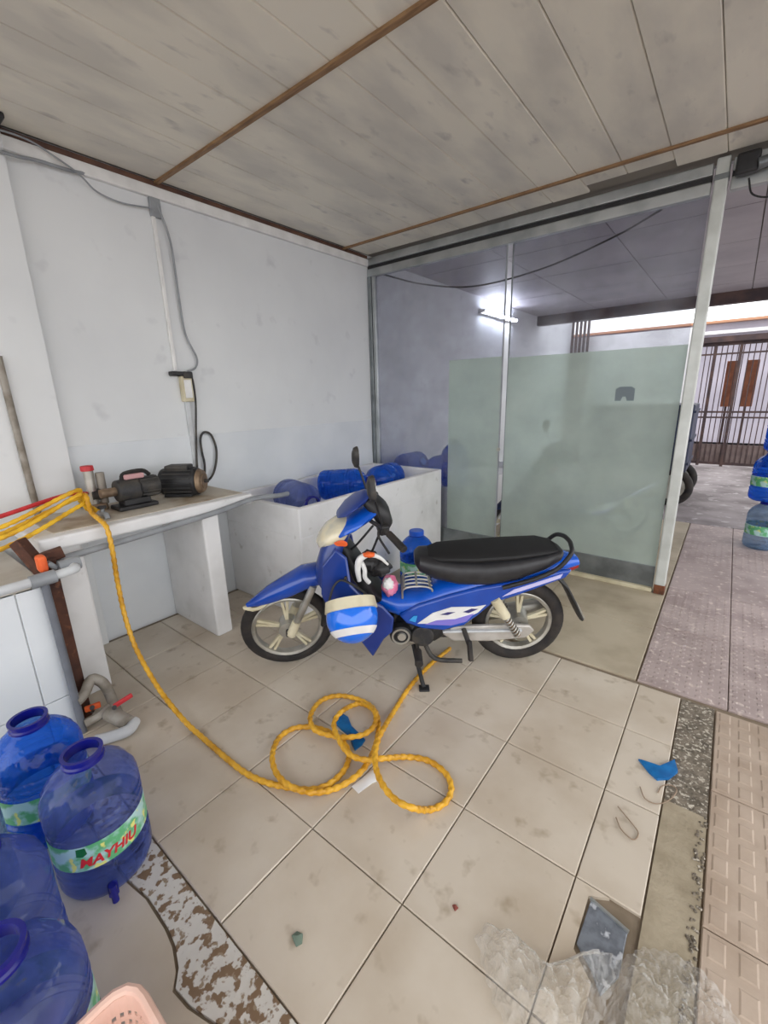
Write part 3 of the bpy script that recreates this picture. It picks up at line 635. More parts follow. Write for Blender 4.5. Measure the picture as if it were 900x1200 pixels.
# ================================================================== MOTORBIKE
def make_bike(loc, rz, lean, colors, label, steer=14, extra=True):
    C1, C2, C3 = colors  # main, deep, bright
    root = empty('motorbike', loc, (0, 0, 0)); root.rotation_mode = 'ZYX'
    root.matrix_world = Matrix.Translation(loc) @ Matrix.Rotation(rz, 4, 'Z') @ Matrix.Rotation(lean, 4, 'X')
    tag(root, label, 'motorbike')
    Y = Vector((0,1,0)); ZV = Vector((0,0,1))
    def st(p, ang=steer):
        """turn a point of the front assembly about the steering axis"""
        ax0 = Vector((.36, 0, .98)); d = Vector((-.30, 0, -.75)).normalized()
        return ax0+Matrix.Rotation(math.radians(-ang), 3, d) @ (Vector(p)-ax0)
    def stb(b): b.v = [tuple(st(v)) for v in b.v]; return b
    R = .258
    def wheel(name, s, tr, front):
        mtx = Matrix.Translation((s, 0, R)) @ Matrix.Rotation(math.pi/2, 4, 'X')
        f = stb if front else (lambda b: b)
        prof = [(R-tr+tr*math.cos(a)*1.0 if True else 0, tr*.95*math.sin(a)) for a in [math.tau*k/14 for k in range(14)]]
        ty = f(B().lathe(prof, 44, mtx, close=True)).build(name, MATS['rubber'], root)
        ri = R-2*tr+.004
        f(B().lathe([(ri, -.026), (ri+.006, -.022), (ri+.006, .022), (ri, .026), (ri-.014, .02), (ri-.02, 0), (ri-.014, -.02)], 40, mtx, close=True)).build('rim', MATS['silver'], ty)
        f(B().cyl(mtx @ Vector((0,0,-.045)), mtx @ Vector((0,0,.045)), .05 if front else .068, .05, 24)).build('hub', MATS['silver'], ty)
        f(B().cyl(mtx @ Vector((0,0,-.085)), mtx @ Vector((0,0,.085)), .012, .012, 12)).build('axle', MATS['iron'], ty)
        for k in range(5):
            a = math.tau*(k+.25)/5
            for da in (-.16, .16):
                p0 = mtx @ Vector((.035*math.cos(a), .035*math.sin(a), 0)); p1 = mtx @ Vector(((ri-.008)*math.cos(a+da*.55), (ri-.008)*math.sin(a+da*.55), 0))
                if da < 0 or True: f(B().bar(p0, p1, .016, .022)).build('spoke', MATS['cream'], ty, smooth=False, bevel=.003)
        return ty
    wheel('front_wheel', -.035, .034, True)
    wheel('rear_wheel', 1.275, .04, False)
    # fork
    for s in (-1, 1):
        fk = stb(B().cyl((-.02, s*.072, .25), (.13, s*.072, .55), .020, .020, 14)).build('fork_leg', MATS['silver'], root)
        stb(B().cyl((-.02, s*.075, .25), (.02, s*.075, .335), .026, .024, 14)).build('slider', MATS['cream'], fk)
    # front fender
    secs = [(-.235,.435,.012,.012),(-.18,.455,.036,.028),(-.10,.49,.058,.045),(.0,.53,.072,.055),(.10,.575,.08,.06),(.18,.585,.078,.055),(.23,.565,.06,.045)]
    stb(B().loft([ring((s, 0, z), Y, Vector((-.42,0,.9)), w_, h_, 20, 2.4) for s, z, w_, h_ in secs])).build('front_fender', C1, root)
    stb(B().loft([ring((.215-.05*t, 0, .55-.30*t), Y, Vector((1,0,.15)), .05, .018, 16, 3) for t in (0,.3,.6,.9,1)])).build('fender_flap', MATS['black'], root)
    if extra: stb(B().loft([ring((s, 0, z), Y, Vector((-.3,0,.95)), w_, h_, 14, 2.2) for s, z, w_, h_ in ((-.255,.42,.01,.01),(-.21,.418,.034,.018),(-.16,.43,.045,.016),(-.11,.455,.03,.008))])).build('fender_tip', MATS['cream'], root)
    # front cover and leg shield
    D = Vector((.92,0,-.38))
    B().loft([ring((s, 0, z), Y, D, w_, h_, 20, 2.6) for s, z, w_, h_ in ((.215,.50,.07,.05),(.21,.56,.115,.062),(.225,.64,.135,.066),(.255,.73,.125,.064),(.29,.80,.10,.058),(.31,.845,.07,.05))]).build('front_cover', C2, root)
    for s in (-1, 1):
        poly = [(.215,.70),(.29,.79),(.345,.74),(.36,.60),(.41,.54),(.52,.475),(.575,.40),(.565,.31),(.52,.26),(.455,.135),(.40,.23),(.33,.33),(.25,.42),(.205,.55)]
        b = B().prism(poly, 1, 0, .022)
        b.v = [(x, s*(.135+.035*math.sin(max(0, min(1, (.75-z)/.55))*math.pi)+y), z) for x, y, z in b.v]
        b.build('leg_shield', C2, root, bevel=.009)
        B().loft([ring((x, s*(.175+.012), z), Vector((.55,0,.83)), Vector((.83,0,-.55)), .05*q, .018*q, 12) for x, z, q in ((.30,.68,.2),(.31,.66,1))]).build('shield_vent', MATS['black'], root) if False else None
    B().tube([(.335,-.14,.645),(.338,-.20,.645),(.338,-.212,.66)], .007, 8, sub=3).build('helmet_hook', MATS['iron'], root)
    B().loft([ring((s, 0, z), Y, Vector((.85,0,.5)), w_, h_, 18, 3) for s, z, w_, h_ in ((.30,.80,.07,.02),(.345,.70,.10,.03),(.39,.60,.12,.04),(.45,.50,.12,.04),(.50,.45,.10,.03))]).build('inner_shield', MATS['black'], root)
    # step-through spine and body
    B().loft([ring((s, 0, z), Y, Vector((-.1,0,1)), w_, h_, 20, 2.8) for s, z, w_, h_ in ((.40,.50,.075,.05),(.50,.435,.10,.055),(.60,.405,.115,.062),(.72,.405,.12,.075),(.84,.445,.12,.09),(.95,.48,.12,.09),(1.06,.52,.115,.075))]).build('body_cover', C3, root)
    side = [(.60,.385),(.70,.445),(.86,.50),(1.02,.545),(1.20,.575),(1.42,.635),(1.49,.64),(1.46,.595),(1.20,.485),(1.10,.455),(1.02,.375),(.95,.315),(.84,.285),(.72,.30),(.64,.335)]
    for s in (-1, 1):
        b = B().prism(side, 1, .105, .135); b.v = [(x, s*y, z) for x, y, z in b.v]; sp = b.build('side_panel', C1, root, bevel=.012)
        dy = sorted((s*.1345, s*.138))
        B().prism([(.70,.335),(.78,.40),(.88,.435),(1.0,.435),(1.06,.445),(1.02,.40),(.96,.365),(.88,.345),(.78,.335)], 1, *dy).build('decal', MATS['white_plastic'], sp, smooth=False)
        dy = sorted((s*.1375, s*.1395))
        B().prism([(.74,.33),(.80,.355),(.90,.362),(1.0,.395),(.96,.345),(.88,.322)], 1, *dy).build('decal', M('decal_violet', (128, 118, 206), .4), sp, smooth=False)
        B().prism([(.82,.39),(.86,.405),(.90,.405),(.86,.388)], 1, *dy).build('decal', M('decal_dark', (52, 50, 110), .4), sp, smooth=False)
        B().prism([(.94,.405),(.985,.425),(1.02,.422),(.97,.398)], 1, *dy).build('decal', M('decal_dark', (52, 50, 110), .4), sp, smooth=False)
        B().prism([(.655,.358),(.68,.385),(.70,.385),(.69,.345)], 1, *dy).build('decal', M('decal_cyan', (60, 160, 226), .4), sp, smooth=False)
        dy = sorted((s*.1345, s*.138))
        B().prism([(1.14,.492),(1.20,.535),(1.34,.585),(1.44,.622),(1.43,.598),(1.25,.53)], 1, *dy).build('decal', M('decal_lilac', (196, 192, 230), .4), sp, smooth=False)
    B().loft([ring((s, 0, z), Y, Vector((-.2,0,1)), w_, h_, 18, 2.6) for s, z, w_, h_ in ((1.02,.52,.105,.05),(1.2,.555,.11,.05),(1.38,.61,.10,.045),(1.50,.64,.075,.036),(1.56,.635,.045,.024))]).build('tail_cowl', C3, root)
    B().loft([ring((s, 0, z), Y, ZV, w_, h_, 14, 2.4) for s, z, w_, h_ in ((1.47,.60,.05,.016),(1.53,.60,.045,.022),(1.565,.605,.03,.014))]).build('tail_light', M('lens_red', (150, 30, 30), .2), root)
    # seat
    sb = B().loft([ring((s, 0, z), Y, ZV, w_, h_, 24, 2.7) for s, z, w_, h_ in ((.69,.665,.055,.025),(.715,.655,.095,.052),(.80,.635,.125,.07),(.92,.615,.142,.078),(1.08,.615,.148,.082),(1.22,.635,.145,.074),(1.36,.67,.13,.052),(1.44,.692,.10,.03),(1.465,.697,.06,.012))]).build('seat', M('seat_black', (34, 34, 37), .42, c2=(44, 44, 47), scale=20, bump=.05, bscale=200), root)
    B().loft([ring((s, 0, z), Y, ZV, w_, h_, 20, 2.6) for s, z, w_, h_ in ((.76,.693,.07,.012),(.82,.695,.112,.022),(1.0,.698,.13,.028),(1.2,.710,.13,.026),(1.36,.724,.115,.018),(1.43,.722,.08,.008))]).build('seat_pad', M('seat_top', (22, 22, 24), .7), sb)
    # grab rail
    B().tube([(1.14,-.135,.545),(1.30,-.145,.60),(1.41,-.14,.655),(1.475,-.12,.725),(1.495,-.06,.75),(1.50,0,.755),(1.495,.06,.75),(1.475,.12,.725),(1.41,.14,.655),(1.30,.145,.60),(1.14,.135,.545)], .012, 10, sub=5).build('grab_rail', MATS['black'], root)
    # rear mudguard
    B().loft([ring((s, 0, z), Y, Vector((.85,0,.5)), w_, .011, 16, 3) for s, z, w_ in ((1.36,.60,.06),(1.44,.565,.065),(1.51,.49,.068),(1.56,.40,.066),(1.60,.32,.06),(1.625,.275,.045))]).build('rear_mudguard', MATS['black'], root)
    B().loft([ring((s, 0, z), Y, Vector((.85,0,.5)), .012, .016, 8, 3) for s, z in ((1.585,.36),(1.64,.26))]).build('mudguard_edge', MATS['silver'], root)
    # engine
    en = B().loft([ring((s, 0, z), Y, ZV, w_, h_, 18, 3.2) for s, z, w_, h_ in ((.56,.25,.06,.04),(.60,.245,.085,.07),(.70,.23,.10,.075),(.80,.235,.095,.07),(.88,.25,.06,.045))]).build('engine', MATS['black'], root)
    cv = B().cyl((.61,-.13,.25),(.61,-.085,.25),.058,.064,26).build('engine_cover', MATS['black'], en, bevel=.006)
    B().lathe([(.040,-.004),(.050,-.004),(.050,.004),(.040,.004)], 26, Matrix.Translation((.61,-.132,.25)) @ Matrix.Rotation(math.pi/2, 4, 'X'), close=True).build('cover_ring', MATS['silver'], cv)
    B().cyl((.615,-.14,.25),(.615,-.125,.25),.022,.026,16).build('cover_cap', MATS['silver'], cv)
    B().cyl((.73,-.12,.235),(.73,-.085,.235),.062,.066,24).build('clutch_cover', MATS['iron'], en, bevel=.006)
    B().cyl((.60,0,.27),(.44,0,.285),.05,.046,18).build('cylinder', MATS['iron'], en)
    for k in range(6): B().box((.455+.024*k, -.062, .225), (.462+.024*k, .062, .345)).build('cooling_fin', MATS['iron'], en, smooth=False)
    # exhaust on the far side
    B().tube([(.46,.05,.24),(.50,.10,.16),(.65,.14,.14),(.9,.15,.16),(1.05,.155,.19)], .017, 12, sub=5).build('exhaust_pipe', MATS['silver'], root)
    B().tube([(1.02,.155,.185),(1.15,.16,.20),(1.50,.165,.265),(1.53,.165,.27)], .042, 16, sub=4).build('muffler', MATS['silver'], root)
    # swing arm, chain case, shocks
    B().prism([(.84,.235),(.90,.285),(1.20,.29),(1.315,.285),(1.345,.25),(1.30,.205),(1.10,.185),(.90,.19)], 1, -.098, -.072).build('chain_case', M('case_silver', (196, 192, 186), .4, .3, c2=(166, 160, 152), scale=10), root, bevel=.008)
    B().bar((.84,-.105,.262),(1.27,-.105,.262),.012,.02).build('case_trim', MATS['pvc_light'], root, smooth=False, bevel=.003)
    B().bar((.84,.085,.25),(1.30,.085,.25),.02,.035).build('swing_arm', MATS['silver'], root, smooth=False, bevel=.005)
    for s in (-1, 1):
        sh = B().cyl((1.105, s*.125, .475), (1.175, s*.125, .36), .028, .026, 16).build('shock_absorber', MATS['cream'], root, bevel=.004)
        B().cyl((1.165, s*.125, .375), (1.245, s*.125, .245), .016, .016, 12).build('shock_rod', MATS['tan_metal'], sh)
        pts_ = [(1.17+.07*t+.022*math.cos(t*44)*.5, s*.125+.024*math.sin(t*44), .368-.115*t+.022*math.cos(t*44)*.85) for t in [k/70 for k in range(71)]]
        B().tube(pts_, .0045, 6).build('spring', MATS['silver'], sh)
    # pegs and stands
    B().bar((.70,-.27,.185),(.70,.27,.185),.018,.018).build('peg_bar', MATS['iron'], root, smooth=False)
    for s in (-1, 1):
        B().cyl((.70, s*.17, .187), (.70, s*.285, .187), .020, .022, 14).build('foot_peg', MATS['rubber'], root, bevel=.005)
        B().cyl((.955, s*.10, .27), (.975, s*.19, .225), .014, .014, 10).build('peg_bracket', MATS['iron'], root)
        B().bar((.972, s*.18, .255), (.98, s*.215, .150), .03, .024).build('pillion_peg', MATS['rubber'], root, smooth=False, bevel=.006)
        B().tube([(.74, s*.06, .16), (.80, s*.11, .085), (.95, s*.12, .075)], .013, 10, sub=4).build('centre_stand', MATS['iron'], root)
    ft = -.275; gzl = -ft*math.tan(lean)
    ss = B().tube([(.68,-.09,.165),(.70,-.18,.10),(.725,ft,gzl+.008)], .012, 10, sub=4).build('side_stand', MATS['black'], root)
    B().box((.70, ft-.025, gzl-.002), (.755, ft+.02, gzl+.010)).build('stand_foot', MATS['black'], ss, smooth=False, bevel=.003)
    # handlebar, cowl, mirrors
    def H_(b, d=(.035, 0, -.055)):
        b.v = [(x+d[0], y+d[1], z+d[2]) for x, y, z in b.v]; return stb(b)
    H_(B().loft([ring((s, 0, z), Y, Vector((.75,0,.66)), w_, h_, 22, 2.5) for s, z, w_, h_ in ((.225,.90,.045,.035),(.255,.915,.10,.07),(.30,.935,.125,.095),(.36,.96,.13,.105),(.41,.98,.115,.09),(.45,.99,.085,.06))])).build('headlight_cowl', C3, root)
    H_(B().loft([ring((s, 0, z), Y, Vector((.55,0,.83)), w_, h_, 20, 2.5) for s, z, w_, h_ in ((.262,.985,.045,.02),(.30,1.01,.085,.035),(.35,1.04,.09,.04),(.40,1.065,.07,.03),(.42,1.075,.04,.015))])).build('cowl_top', C2, root)
    H_(B().loft([ring((s, 0, z), Y, Vector((.5,0,.86)), w_, h_, 20, 2.3) for s, z, w_, h_ in ((.155,.865,.045,.04),(.175,.87,.085,.066),(.22,.885,.105,.078),(.29,.90,.10,.07))])).build('headlight', M('lens_cream', (226, 216, 186), .15, c2=(200, 196, 180), scale=14, coat=.6), root)
    H_(B().loft([ring((s, 0, z), Y, Vector((.83,0,.55)), w_, h_, 18, 2.8) for s, z, w_, h_ in ((.40,1.06,.07,.03),(.44,1.03,.105,.045),(.48,.98,.12,.05),(.50,.92,.11,.045),(.49,.87,.08,.03))])).build('instrument_cluster', MATS['black'], root)
    H_(B().tube([(.52,-.33,.925),(.47,-.20,.955),(.42,-.08,.955),(.41,0,.95),(.42,.08,.955),(.47,.20,.955),(.52,.33,.925)], .011, 10, sub=5)).build('handlebar', MATS['iron'], root)
    for s in (-1, 1):
        H_(B().cyl((.478, s*.22, .95), (.525, s*.345, .922), .018, .019, 14)).build('grip', MATS['rubber'], root, bevel=.004)
        H_(B().tube([(.44, s*.17, .955), (.43, s*.22, .935), (.455, s*.33, .905)], .006, 8, sub=4)).build('lever', MATS['iron'], root)
        H_(B().box((.445, s*.175-.02, .925), (.49, s*.175+.025, .975))).build('switch_box', MATS['black'], root, smooth=False, bevel=.008)
        mi = H_(B().tube([(.46, s*.17, .96), (.43, s*.20, 1.08), (.41, s*.22, 1.15)], .006, 8, sub=4)).build('mirror_stem', MATS['black'], root)
        mm = H_(B().loft([ring((.40+d, s*.235, 1.20), Vector((0,.9,.25*s)), Vector((0,-.25*s,.97)), w_, h_, 18, 2.8) for d, w_, h_ in ((-.022,.02,.03),(-.012,.036,.055),(.006,.042,.062),(.012,.04,.06))])).build('mirror', MATS['iron'], mi)
        H_(B().loft([ring((.4125+d, s*.235, 1.20), Vector((0,.9,.25*s)), Vector((0,-.25*s,.97)), .036, .055, 18, 2.8) for d in (0, .001)])).build('mirror_glass', M('mirror_glass', (200, 205, 205), .05, .95), mm)
        H_(B().loft([ring((.262, s*.13, .875), Vector((.8,.5*s,0)), ZV, .028, .018, 12), ring((.235, s*.12, .87), Vector((.8,.5*s,0)), ZV, .02, .012, 12)])).build('indicator', MATS['orange'], root)
    H_(B().tube([(.42,-.12,.95),(.34,-.09,.84),(.29,-.03,.76)], .006, 8, sub=5)).build('brake_cable', MATS['black'], root)
    return root
BLUE = M('bike_blue', (12, 72, 172), .25, c2=(10, 60, 154), scale=4, coat=.5)
DEEP = M('bike_deep', (26, 58, 138), .3, c2=(22, 48, 120), scale=4, coat=.4)
BRT = M('bike_bright', (10, 92, 206), .25, c2=(10, 80, 188), scale=4, coat=.5)
LEAN = math.radians(5)
BLOC = Vector((-.842, 1.069, 0)); BRZ = math.atan2(.603, .798)
bike = make_bike(BLOC, BRZ, LEAN, (BLUE, DEEP, BRT), 'blue step-through motorbike parked on its side stand with a black seat')
BM = Matrix.Translation(BLOC) @ Matrix.Rotation(BRZ, 4, 'Z') @ Matrix.Rotation(LEAN, 4, 'X')
GREY = M('bike_slate', (30, 48, 96), .35, c2=(26, 40, 80), scale=4)
make_bike(Vector((-.62, 3.68, 0)), math.radians(47), LEAN, (GREY, M('bike_slate2', (26, 36, 66), .4), GREY), 'dark navy motorbike parked behind the wide frosted glass panel', extra=False)
def bp(s, y, z): return BM @ Vector((s, y, z))

# helmet hung on the leg shield
he = empty('helmet'); tag(he, 'blue helmet with a white stripe hanging on the leg shield of the motorbike', 'helmet')
he.matrix_world = Matrix.Translation(bp(.375, -.335, .515)) @ Matrix.Rotation(BRZ, 4, 'Z') @ Matrix.Rotation(math.radians(-10), 4, 'Y') @ Matrix.Rotation(math.radians(146), 4, 'X')
dome = [(.118*math.cos(a)*(1 if a > 0 else 1), .125*math.sin(a)) for a in [math.radians(-18+6*k) for k in range(18)]]+[(.0015, .125)]
B().lathe(dome, 36, Matrix.Scale(1.06, 4, (1,0,0)), cap=False).build('shell', M('helmet_blue', (18, 112, 232), .15, coat=.8), he)
B().lathe([(.1195*math.cos(math.radians(a)), .1265*math.sin(math.radians(a))) for a in (27, 31, 36, 41, 45)], 36, Matrix.Scale(1.06, 4, (1,0,0))).build('stripe', MATS['white_plastic'], he)
B().lathe([(.108,-.082),(.1145,-.082),(.1215,-.03),(.113,-.026)], 36, Matrix.Scale(1.06, 4, (1,0,0)), close=True).build('rim_trim', MATS['cream'], he)
B().lathe([(.108*math.cos(a), .112*math.sin(a)) for a in [math.radians(-20+10*k) for k in range(11)]]+[(.001, .112)], 30, Matrix.Scale(1.06, 4, (1,0,0))).build('lining', MATS['cream'], he)
B().tube([(.11,0,-.05),(.07,.0,-.11),(.0,-.008,-.17),(-.04,-.012,-.187),(-.075,-.006,-.16),(-.10,.0,-.10),(-.11,0,-.05)], .006, 8, sub=5).build('chin_strap', MATS['black'], he)
# things hung behind the leg shield and wire carrier
cr_ = empty('wire_carrier'); cr_.matrix_world = BM.copy(); tag(cr_, 'silver wire carrier on the low frame of the motorbike', 'carrier')
for k in range(5):
    y = -.08+.04*k
    B().tube([(.622,y,.45),(.63,y,.515),(.71,y,.53),(.775,y,.517),(.785,y,.48)], .006, 8, sub=4).build('rod', MATS['silver'], cr_)
for s, z in ((.632,.517),(.70,.53),(.77,.52)):
    B().tube([(s,-.085,z),(s,.085,z)], .006, 8).build('cross_rod', MATS['silver'], cr_)
bgp = empty('pink_bag'); bgp.matrix_world = BM.copy(); tag(bgp, 'small pink and white plastic bag hanging behind the leg shield', 'bag')
def crumple(c, r, seed, amp=.25, n=18, m_=12):
    rs = []; 
    for i in range(m_+1):
        ph = math.pi*(i+.02)/(m_+.04); rr = []
        for k in range(n):
            th = math.tau*k/n; d = Vector((math.sin(ph)*math.cos(th), math.sin(ph)*math.sin(th), math.cos(ph)))
            q = 1+amp*noise.noise(d*2.3+Vector((seed, 0, 0))); rr.append(Vector((c[0]+d.x*r[0]*q, c[1]+d.y*r[1]*q, c[2]+d.z*r[2]*q)))
        rs.append(rr)
    return rs
B().loft(crumple((.556,-.075,.535),(.042,.055,.058), 3)).build('pouch', MATS['pink'], bgp)
B().loft(crumple((.55,-.105,.56),(.03,.032,.034), 8)).build('knot', MATS['white_plastic'], bgp)
bgw = empty('hanging_bag'); bgw.matrix_world = BM.copy(); tag(bgw, 'black and white bag with an orange patch hung under the handlebar', 'bag')
B().loft(crumple((.455,-.085,.69),(.05,.055,.052), 5, .35)).build('pouch', MATS['black'], bgw)
B().loft(crumple((.505,-.085,.648),(.062,.052,.046), 9, .35)).build('pouch', MATS['black'], bgw)
B().tube([(.40,-.135,.60),(.395,-.14,.67),(.41,-.138,.725),(.455,-.13,.745),(.51,-.125,.725),(.55,-.115,.68)], .017, 10, sub=5, rf=lambda a, L_, t: .019-.010*abs(2*t-.7)).build('white_trim', MATS['white_plastic'], bgw)
B().tube([(.415,-.132,.705),(.43,-.138,.665),(.43,-.138,.62),(.45,-.13,.585)], .012, 8, sub=5).build('white_fold', MATS['white_plastic'], bgw)
B().loft(crumple((.455,-.14,.750),(.032,.018,.014), 21, .3)).build('orange_patch', MATS['orange'], bgw)
B().tube([(.465,-.09,.735),(.50,-.125,.83),(.525,-.16,.90)], .006, 8, sub=4).build('strap', MATS['black'], bgw)

# ================================================================== LITTER ON THE FLOOR
def scrap(name, px, mt, label, cat, h=.006, z0=.0, bevel=.002):
    pp_ = [gz(x, y) for x, y in px]
    c = sum(pp_, Vector())/len(pp_); c.z = 0; b = B()
    n = len(pp_); top = []
    for i, p in enumerate(pp_):
        q = p-c; top.append((q.x, q.y, z0+h+.012*abs(noise.noise(q*20+Vector((len(px), 0, 0))))))
    b.add([(p.x-c.x, p.y-c.y, z0) for p in pp_]+top+[(0, 0, z0+h+.012)], [tuple(range(n-1, -1, -1))]+[(k, (k+1) % n, n+(k+1) % n, n+k) for k in range(n)]+[(n+k, n+(k+1) % n, 2*n) for k in range(n)])
    o = b.build(name, MATS[mt]); o.location = c; return tag(o, label, cat)
M('teal', (18, 112, 178), .4, c2=(10, 88, 150), scale=20)
M('leaf', (104, 122, 108), .6); M('dot', (120, 60, 50), .6)
M('paper', (222, 224, 226), .6)
scrap('plastic_scrap', [(390,842),(398,836),(408,842),(412,852),(422,862),(428,868),(424,874),(416,880),(412,872),(410,864),(400,856),(394,850)], 'teal', 'dark blue bone-shaped plastic scrap inside the yellow hose loops', 'scrap')
scrap('plastic_scrap', [(748,891),(756,893),(766,899),(776,902),(782,895),(790,893),(794,906),(784,914),(770,915),(760,906)], 'teal', 'dark blue torn plastic scrap next to the pebbled strip', 'scrap')
scrap('leaf_scrap', [(342,1098),(348,1092),(355,1096),(354,1106),(347,1110)], 'leaf', 'small grey green scrap lying alone on a floor tile', 'scrap', .002)
scrap('pebble', [(530,1062),(534,1061),(537,1065),(533,1068)], 'dot', 'tiny dark red pebble on the tiles beside the plastic wrap', 'pebble', .003)
scrap('paper_scrap', [(412,922),(436,903),(444,900),(446,914),(436,918),(420,930)], 'paper', 'white paper scrap under the yellow hose loops', 'paper', .001)
M('straw', (146, 126, 106), .7)
for k, (pl_, lb) in enumerate((([(750,922),(756,936),(770,942),(785,937),(793,926),(786,920),(776,921),(771,929)], 'thin brown string curled beside the dark blue torn scrap'), ([(722,958),(728,972),(742,984),(748,976),(738,962),(724,945)], 'short dark twig lying on the cut tiles'))):
    q_ = [gz(x, y, .006) for x, y in pl_]; c_ = q_[0].copy(); c_.z = 0
    o = B().tube([p-c_ for p in q_], .0022, 6, sub=5).build('string' if k == 0 else 'twig', MATS['straw']); o.location = c_; tag(o, lb, 'string' if k == 0 else 'twig')
dp = tag(empty('drain_plate', (.90, .66, -.012)), 'scuffed grey metal plate lying in the broken floor pit', 'plate')
B().prism([(-.045,.10),(.06,.075),(.06,-.05),(.03,-.12),(.0,-.08),(-.05,-.04)], 2, .001, .010).build('plate', MATS['grey_plastic'], dp, smooth=False, bevel=.003)
B().bar((-.047,.10,.013),(.062,.074,.013),.008,.008).build('lip', MATS['alu'], dp, smooth=False)
# crumpled clear plastic wrap
def wrap(name, poly_px, seed, hgt, label):
    pp_ = [gz(x, y) for x, y in poly_px]; c = sum(pp_, Vector())/len(pp_)
    nr, na = 34, 90; v = []; f = []
    def rad(a):
        best = .02
        d = Vector((math.cos(a), math.sin(a), 0))
        for i in range(len(pp_)):
            p, q = pp_[i]-c, pp_[(i+1) % len(pp_)]-c; e = q-p; den = d.x*e.y-d.y*e.x
            if abs(den) < 1e-9: continue
            t = (p.x*e.y-p.y*e.x)/den; u = (p.x*d.y-p.y*d.x)/den
            if t > 0 and -1e-6 <= u <= 1+1e-6: best = max(best, t)
        return best
    R_ = [rad(math.tau*k/na) for k in range(na)]
    v.append((0, 0, hgt*.6))
    for i in range(1, nr+1):
        for k in range(na):
            a = math.tau*k/na; r = R_[k]*i/nr*(1+.03*math.sin(k*1.7)); p = Vector((r*math.cos(a), r*math.sin(a), 0))
            q = p*16+Vector((seed, seed*.3, 0)); z = abs(noise.noise(q))+.6*abs(noise.noise(q*2.6))+.4*abs(noise.noise(q*6))
            v.append((p.x, p.y, .002+hgt*1.5*z*(1-(i/nr)**4*.8)))
    for k in range(na): f.append((0, 1+k, 1+(k+1) % na))
    for i in range(nr-1):
        for k in range(na): f.append((1+i*na+k, 1+(i+1)*na+k, 1+(i+1)*na+(k+1) % na, 1+i*na+(k+1) % na))
    o = B().add(v, f).build(name, MATS['wrap'], smooth=False); o.location = (c.x, c.y, .001); return tag(o, label, 'plastic wrap')
clear_mix('wrap', (250, 249, 247), .13, (226, 225, 222), .05)
wrap('plastic_wrap', [(556,1100),(570,1086),(590,1090),(606,1102),(620,1118),(640,1135),(660,1140),(690,1120),(716,1118),(720,1150),(705,1200),(690,1230),(610,1225),(580,1185)], 3.1, .045, 'crumpled clear plastic wrap spread over the tiles and the floor pit')
wrap('plastic_wrap', [(720,1130),(752,1112),(790,1118),(822,1140),(850,1172),(868,1205),(850,1240),(760,1250),(705,1210)], 9.4, .04, 'crumpled clear plastic wrap spread over the cement strip')

# ================================================================== BEYOND: GATE, STREET
gt = tag(empty('iron_gate', (1.4, 10.3, 0)), 'dark iron bar gate closing the yard', 'gate')
for x0 in (-1.08, -.83, -.45, .4, 1.2): B().box((x0-.025, -.03, 0), (x0+.025, .03, 2.28)).build('stile', MATS['gate'], gt, smooth=False)
for z0, h_ in ((2.24,.06),(1.02,.035),(.92,.03),(.03,.05),(2.08,.03)): B().box((-1.1, -.02, z0), (1.3, .02, z0+h_)).build('rail', MATS['gate'], gt, smooth=False)
gb = B().box((-.008, -.008, .05), (.008, .008, 2.26)).mesh('bar', MATS['gate'], False)
for k in range(30):
    o = bpy.data.objects.new('bar', gb); COL.objects.link(o); o.parent = gt; o.location = (-1.05+.08*k, 0, 0)
for a, b_ in ((-1.055,-.85),(-.81,-.47),(-.43,.38),(.42,1.18)): B().box((a, .012, .06), (b_, .02, .42)).build('lower_panel', M('gate_panel', (128, 112, 108), .7, c2=(104, 88, 84), scale=5), gt, smooth=False)
struct(B().box((.27, 10.2, 2.30), (3.2, 10.5, 2.40)).build('trim_3', MATS['gate'], smooth=False), 'dark lintel above the iron gate')
for k, x0 in enumerate((.86, 1.16)):
    sh = tag(empty('shutter_board', (x0, 10.75, 0)), ['brown wooden board behind the iron gate, next to the far wall', 'brown wooden board behind the iron gate, the one farther from the far wall'][k], 'board', 'brown boards behind the gate')
    B().box((-.09, -.02, 1.12), (.10, .02, 1.98)).build('panel', MATS['wood'] if False else M('board_brown', (140, 84, 56), .6, c2=(110, 62, 42), scale=6), sh, smooth=False, bevel=.006)
    B().box((-.02, .0, 0), (.02, .03, 1.12)).build('leg', MATS['gate'], sh, smooth=False)
bl = tag(empty('neighbour_house', (1, 15, 0)), 'pale neighbouring house across the street behind the gate', 'building')
M('facade', (176, 171, 182), .8, c2=(154, 150, 162), scale=.8)
B().box((-7, 0, 0), (7, 3, 2.9)).build('facade', MATS['facade'], bl, smooth=False)
B().box((-7.1, -.25, 2.85), (7.1, 0, 2.93)).build('ledge', MATS['white_paint'], bl, smooth=False)
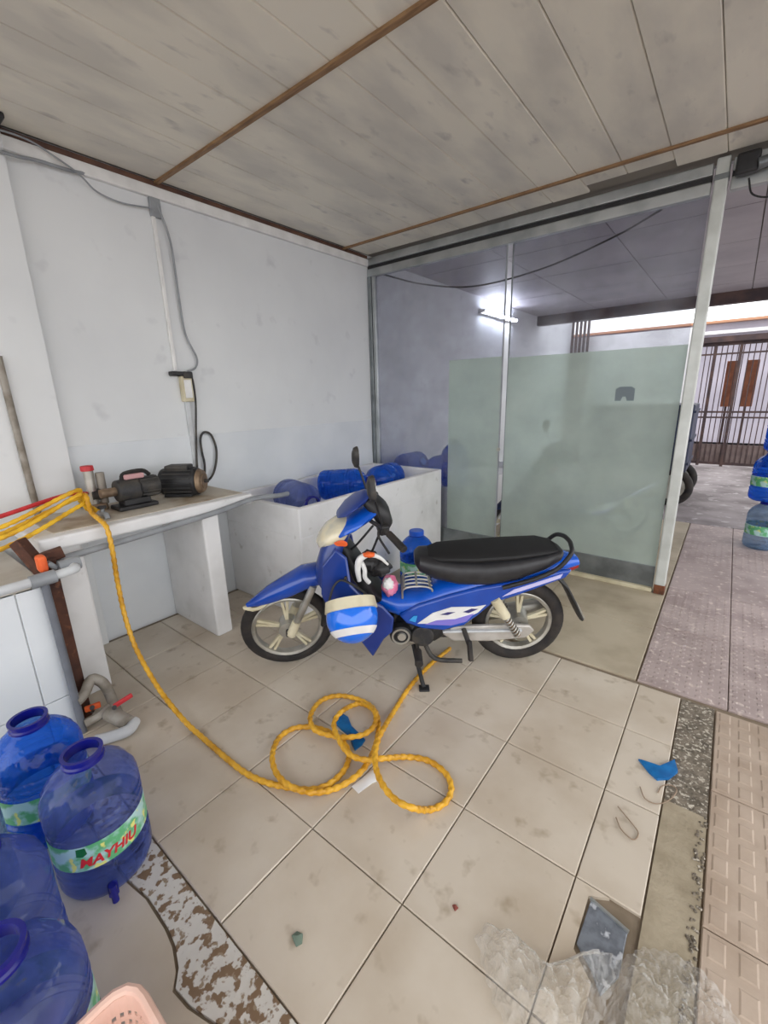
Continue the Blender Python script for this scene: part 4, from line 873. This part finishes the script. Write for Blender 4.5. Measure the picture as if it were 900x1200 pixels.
B().box((-7.1, -.3, 3.12), (7.1, 3, 3.18)).build('roof_edge', M('roof_tan', (188, 140, 110), .7), bl, smooth=False)
B().box((-7, -.1, 2.9), (7, 3, 3.13)).build('parapet', MATS['facade'], bl, smooth=False)
for x0 in (-3.6, 2.6):
    wn = B().box((x0, -.03, 1.0), (x0+1.1, .02, 2.3)).build('window', M('window_frame', (150, 140, 140), .6), bl, smooth=False)
    B().box((x0+.06, -.04, 1.06), (x0+1.04, -.025, 2.24)).build('pane', M('window_dark', (96, 100, 112), .15), wn, smooth=False)
ls = tag(empty('lattice_screen', (-1.835, 10.15, 0)), 'dark slatted screen standing by the far wall behind the glass', 'screen')
B().box((-.195, -.02, 2.95), (.195, .02, 3.02)).build('rail', MATS['gate'], ls, smooth=False); B().box((-.195, -.02, .05), (.195, .02, .12)).build('rail', MATS['gate'], ls, smooth=False)
for k in range(5): B().box((-.185+.08*k, -.012, 0), (-.135+.08*k, .012, 3.0)).build('slat', MATS['gate'], ls, smooth=False)
ct = tag(empty('cart', (.12, 6.7, 0)), 'dark blue cargo cart parked in the yard behind the frosted glass', 'cart')
B().box((-.75, -.4, .45), (.50, .4, 1.3)).build('box', MATS['navy'], ct, smooth=False, bevel=.02)
for z0 in (.55, .85, 1.2): B().box((-.76, -.415, z0), (.515, .415, z0+.03)).build('rib', MATS['navy'], ct, smooth=False)
for s in (-.36, .36):
    for x0 in (-.5, .36):
        wl_ = B().lathe([(.2+.05*math.cos(a), .05*math.sin(a)) for a in [math.tau*k/10 for k in range(10)]], 28, Matrix.Translation((x0, s, .25)) @ Matrix.Rotation(math.pi/2, 4, 'X'), close=True).build('wheel', MATS['rubber'], ct)
        B().cyl((x0, s-.03, .25), (x0, s+.03, .25), .16, .16, 20).build('wheel_disc', MATS['silver'], wl_)
B().bar((-.7, 0, .42), (.42, 0, .42), .3, .08).build('chassis', MATS['black'], ct, smooth=False)
for s in (-.36, .36): B().box((-.55, s-.02, .24), (.38, s+.02, .47)).build('side_frame', MATS['black'], ct, smooth=False)
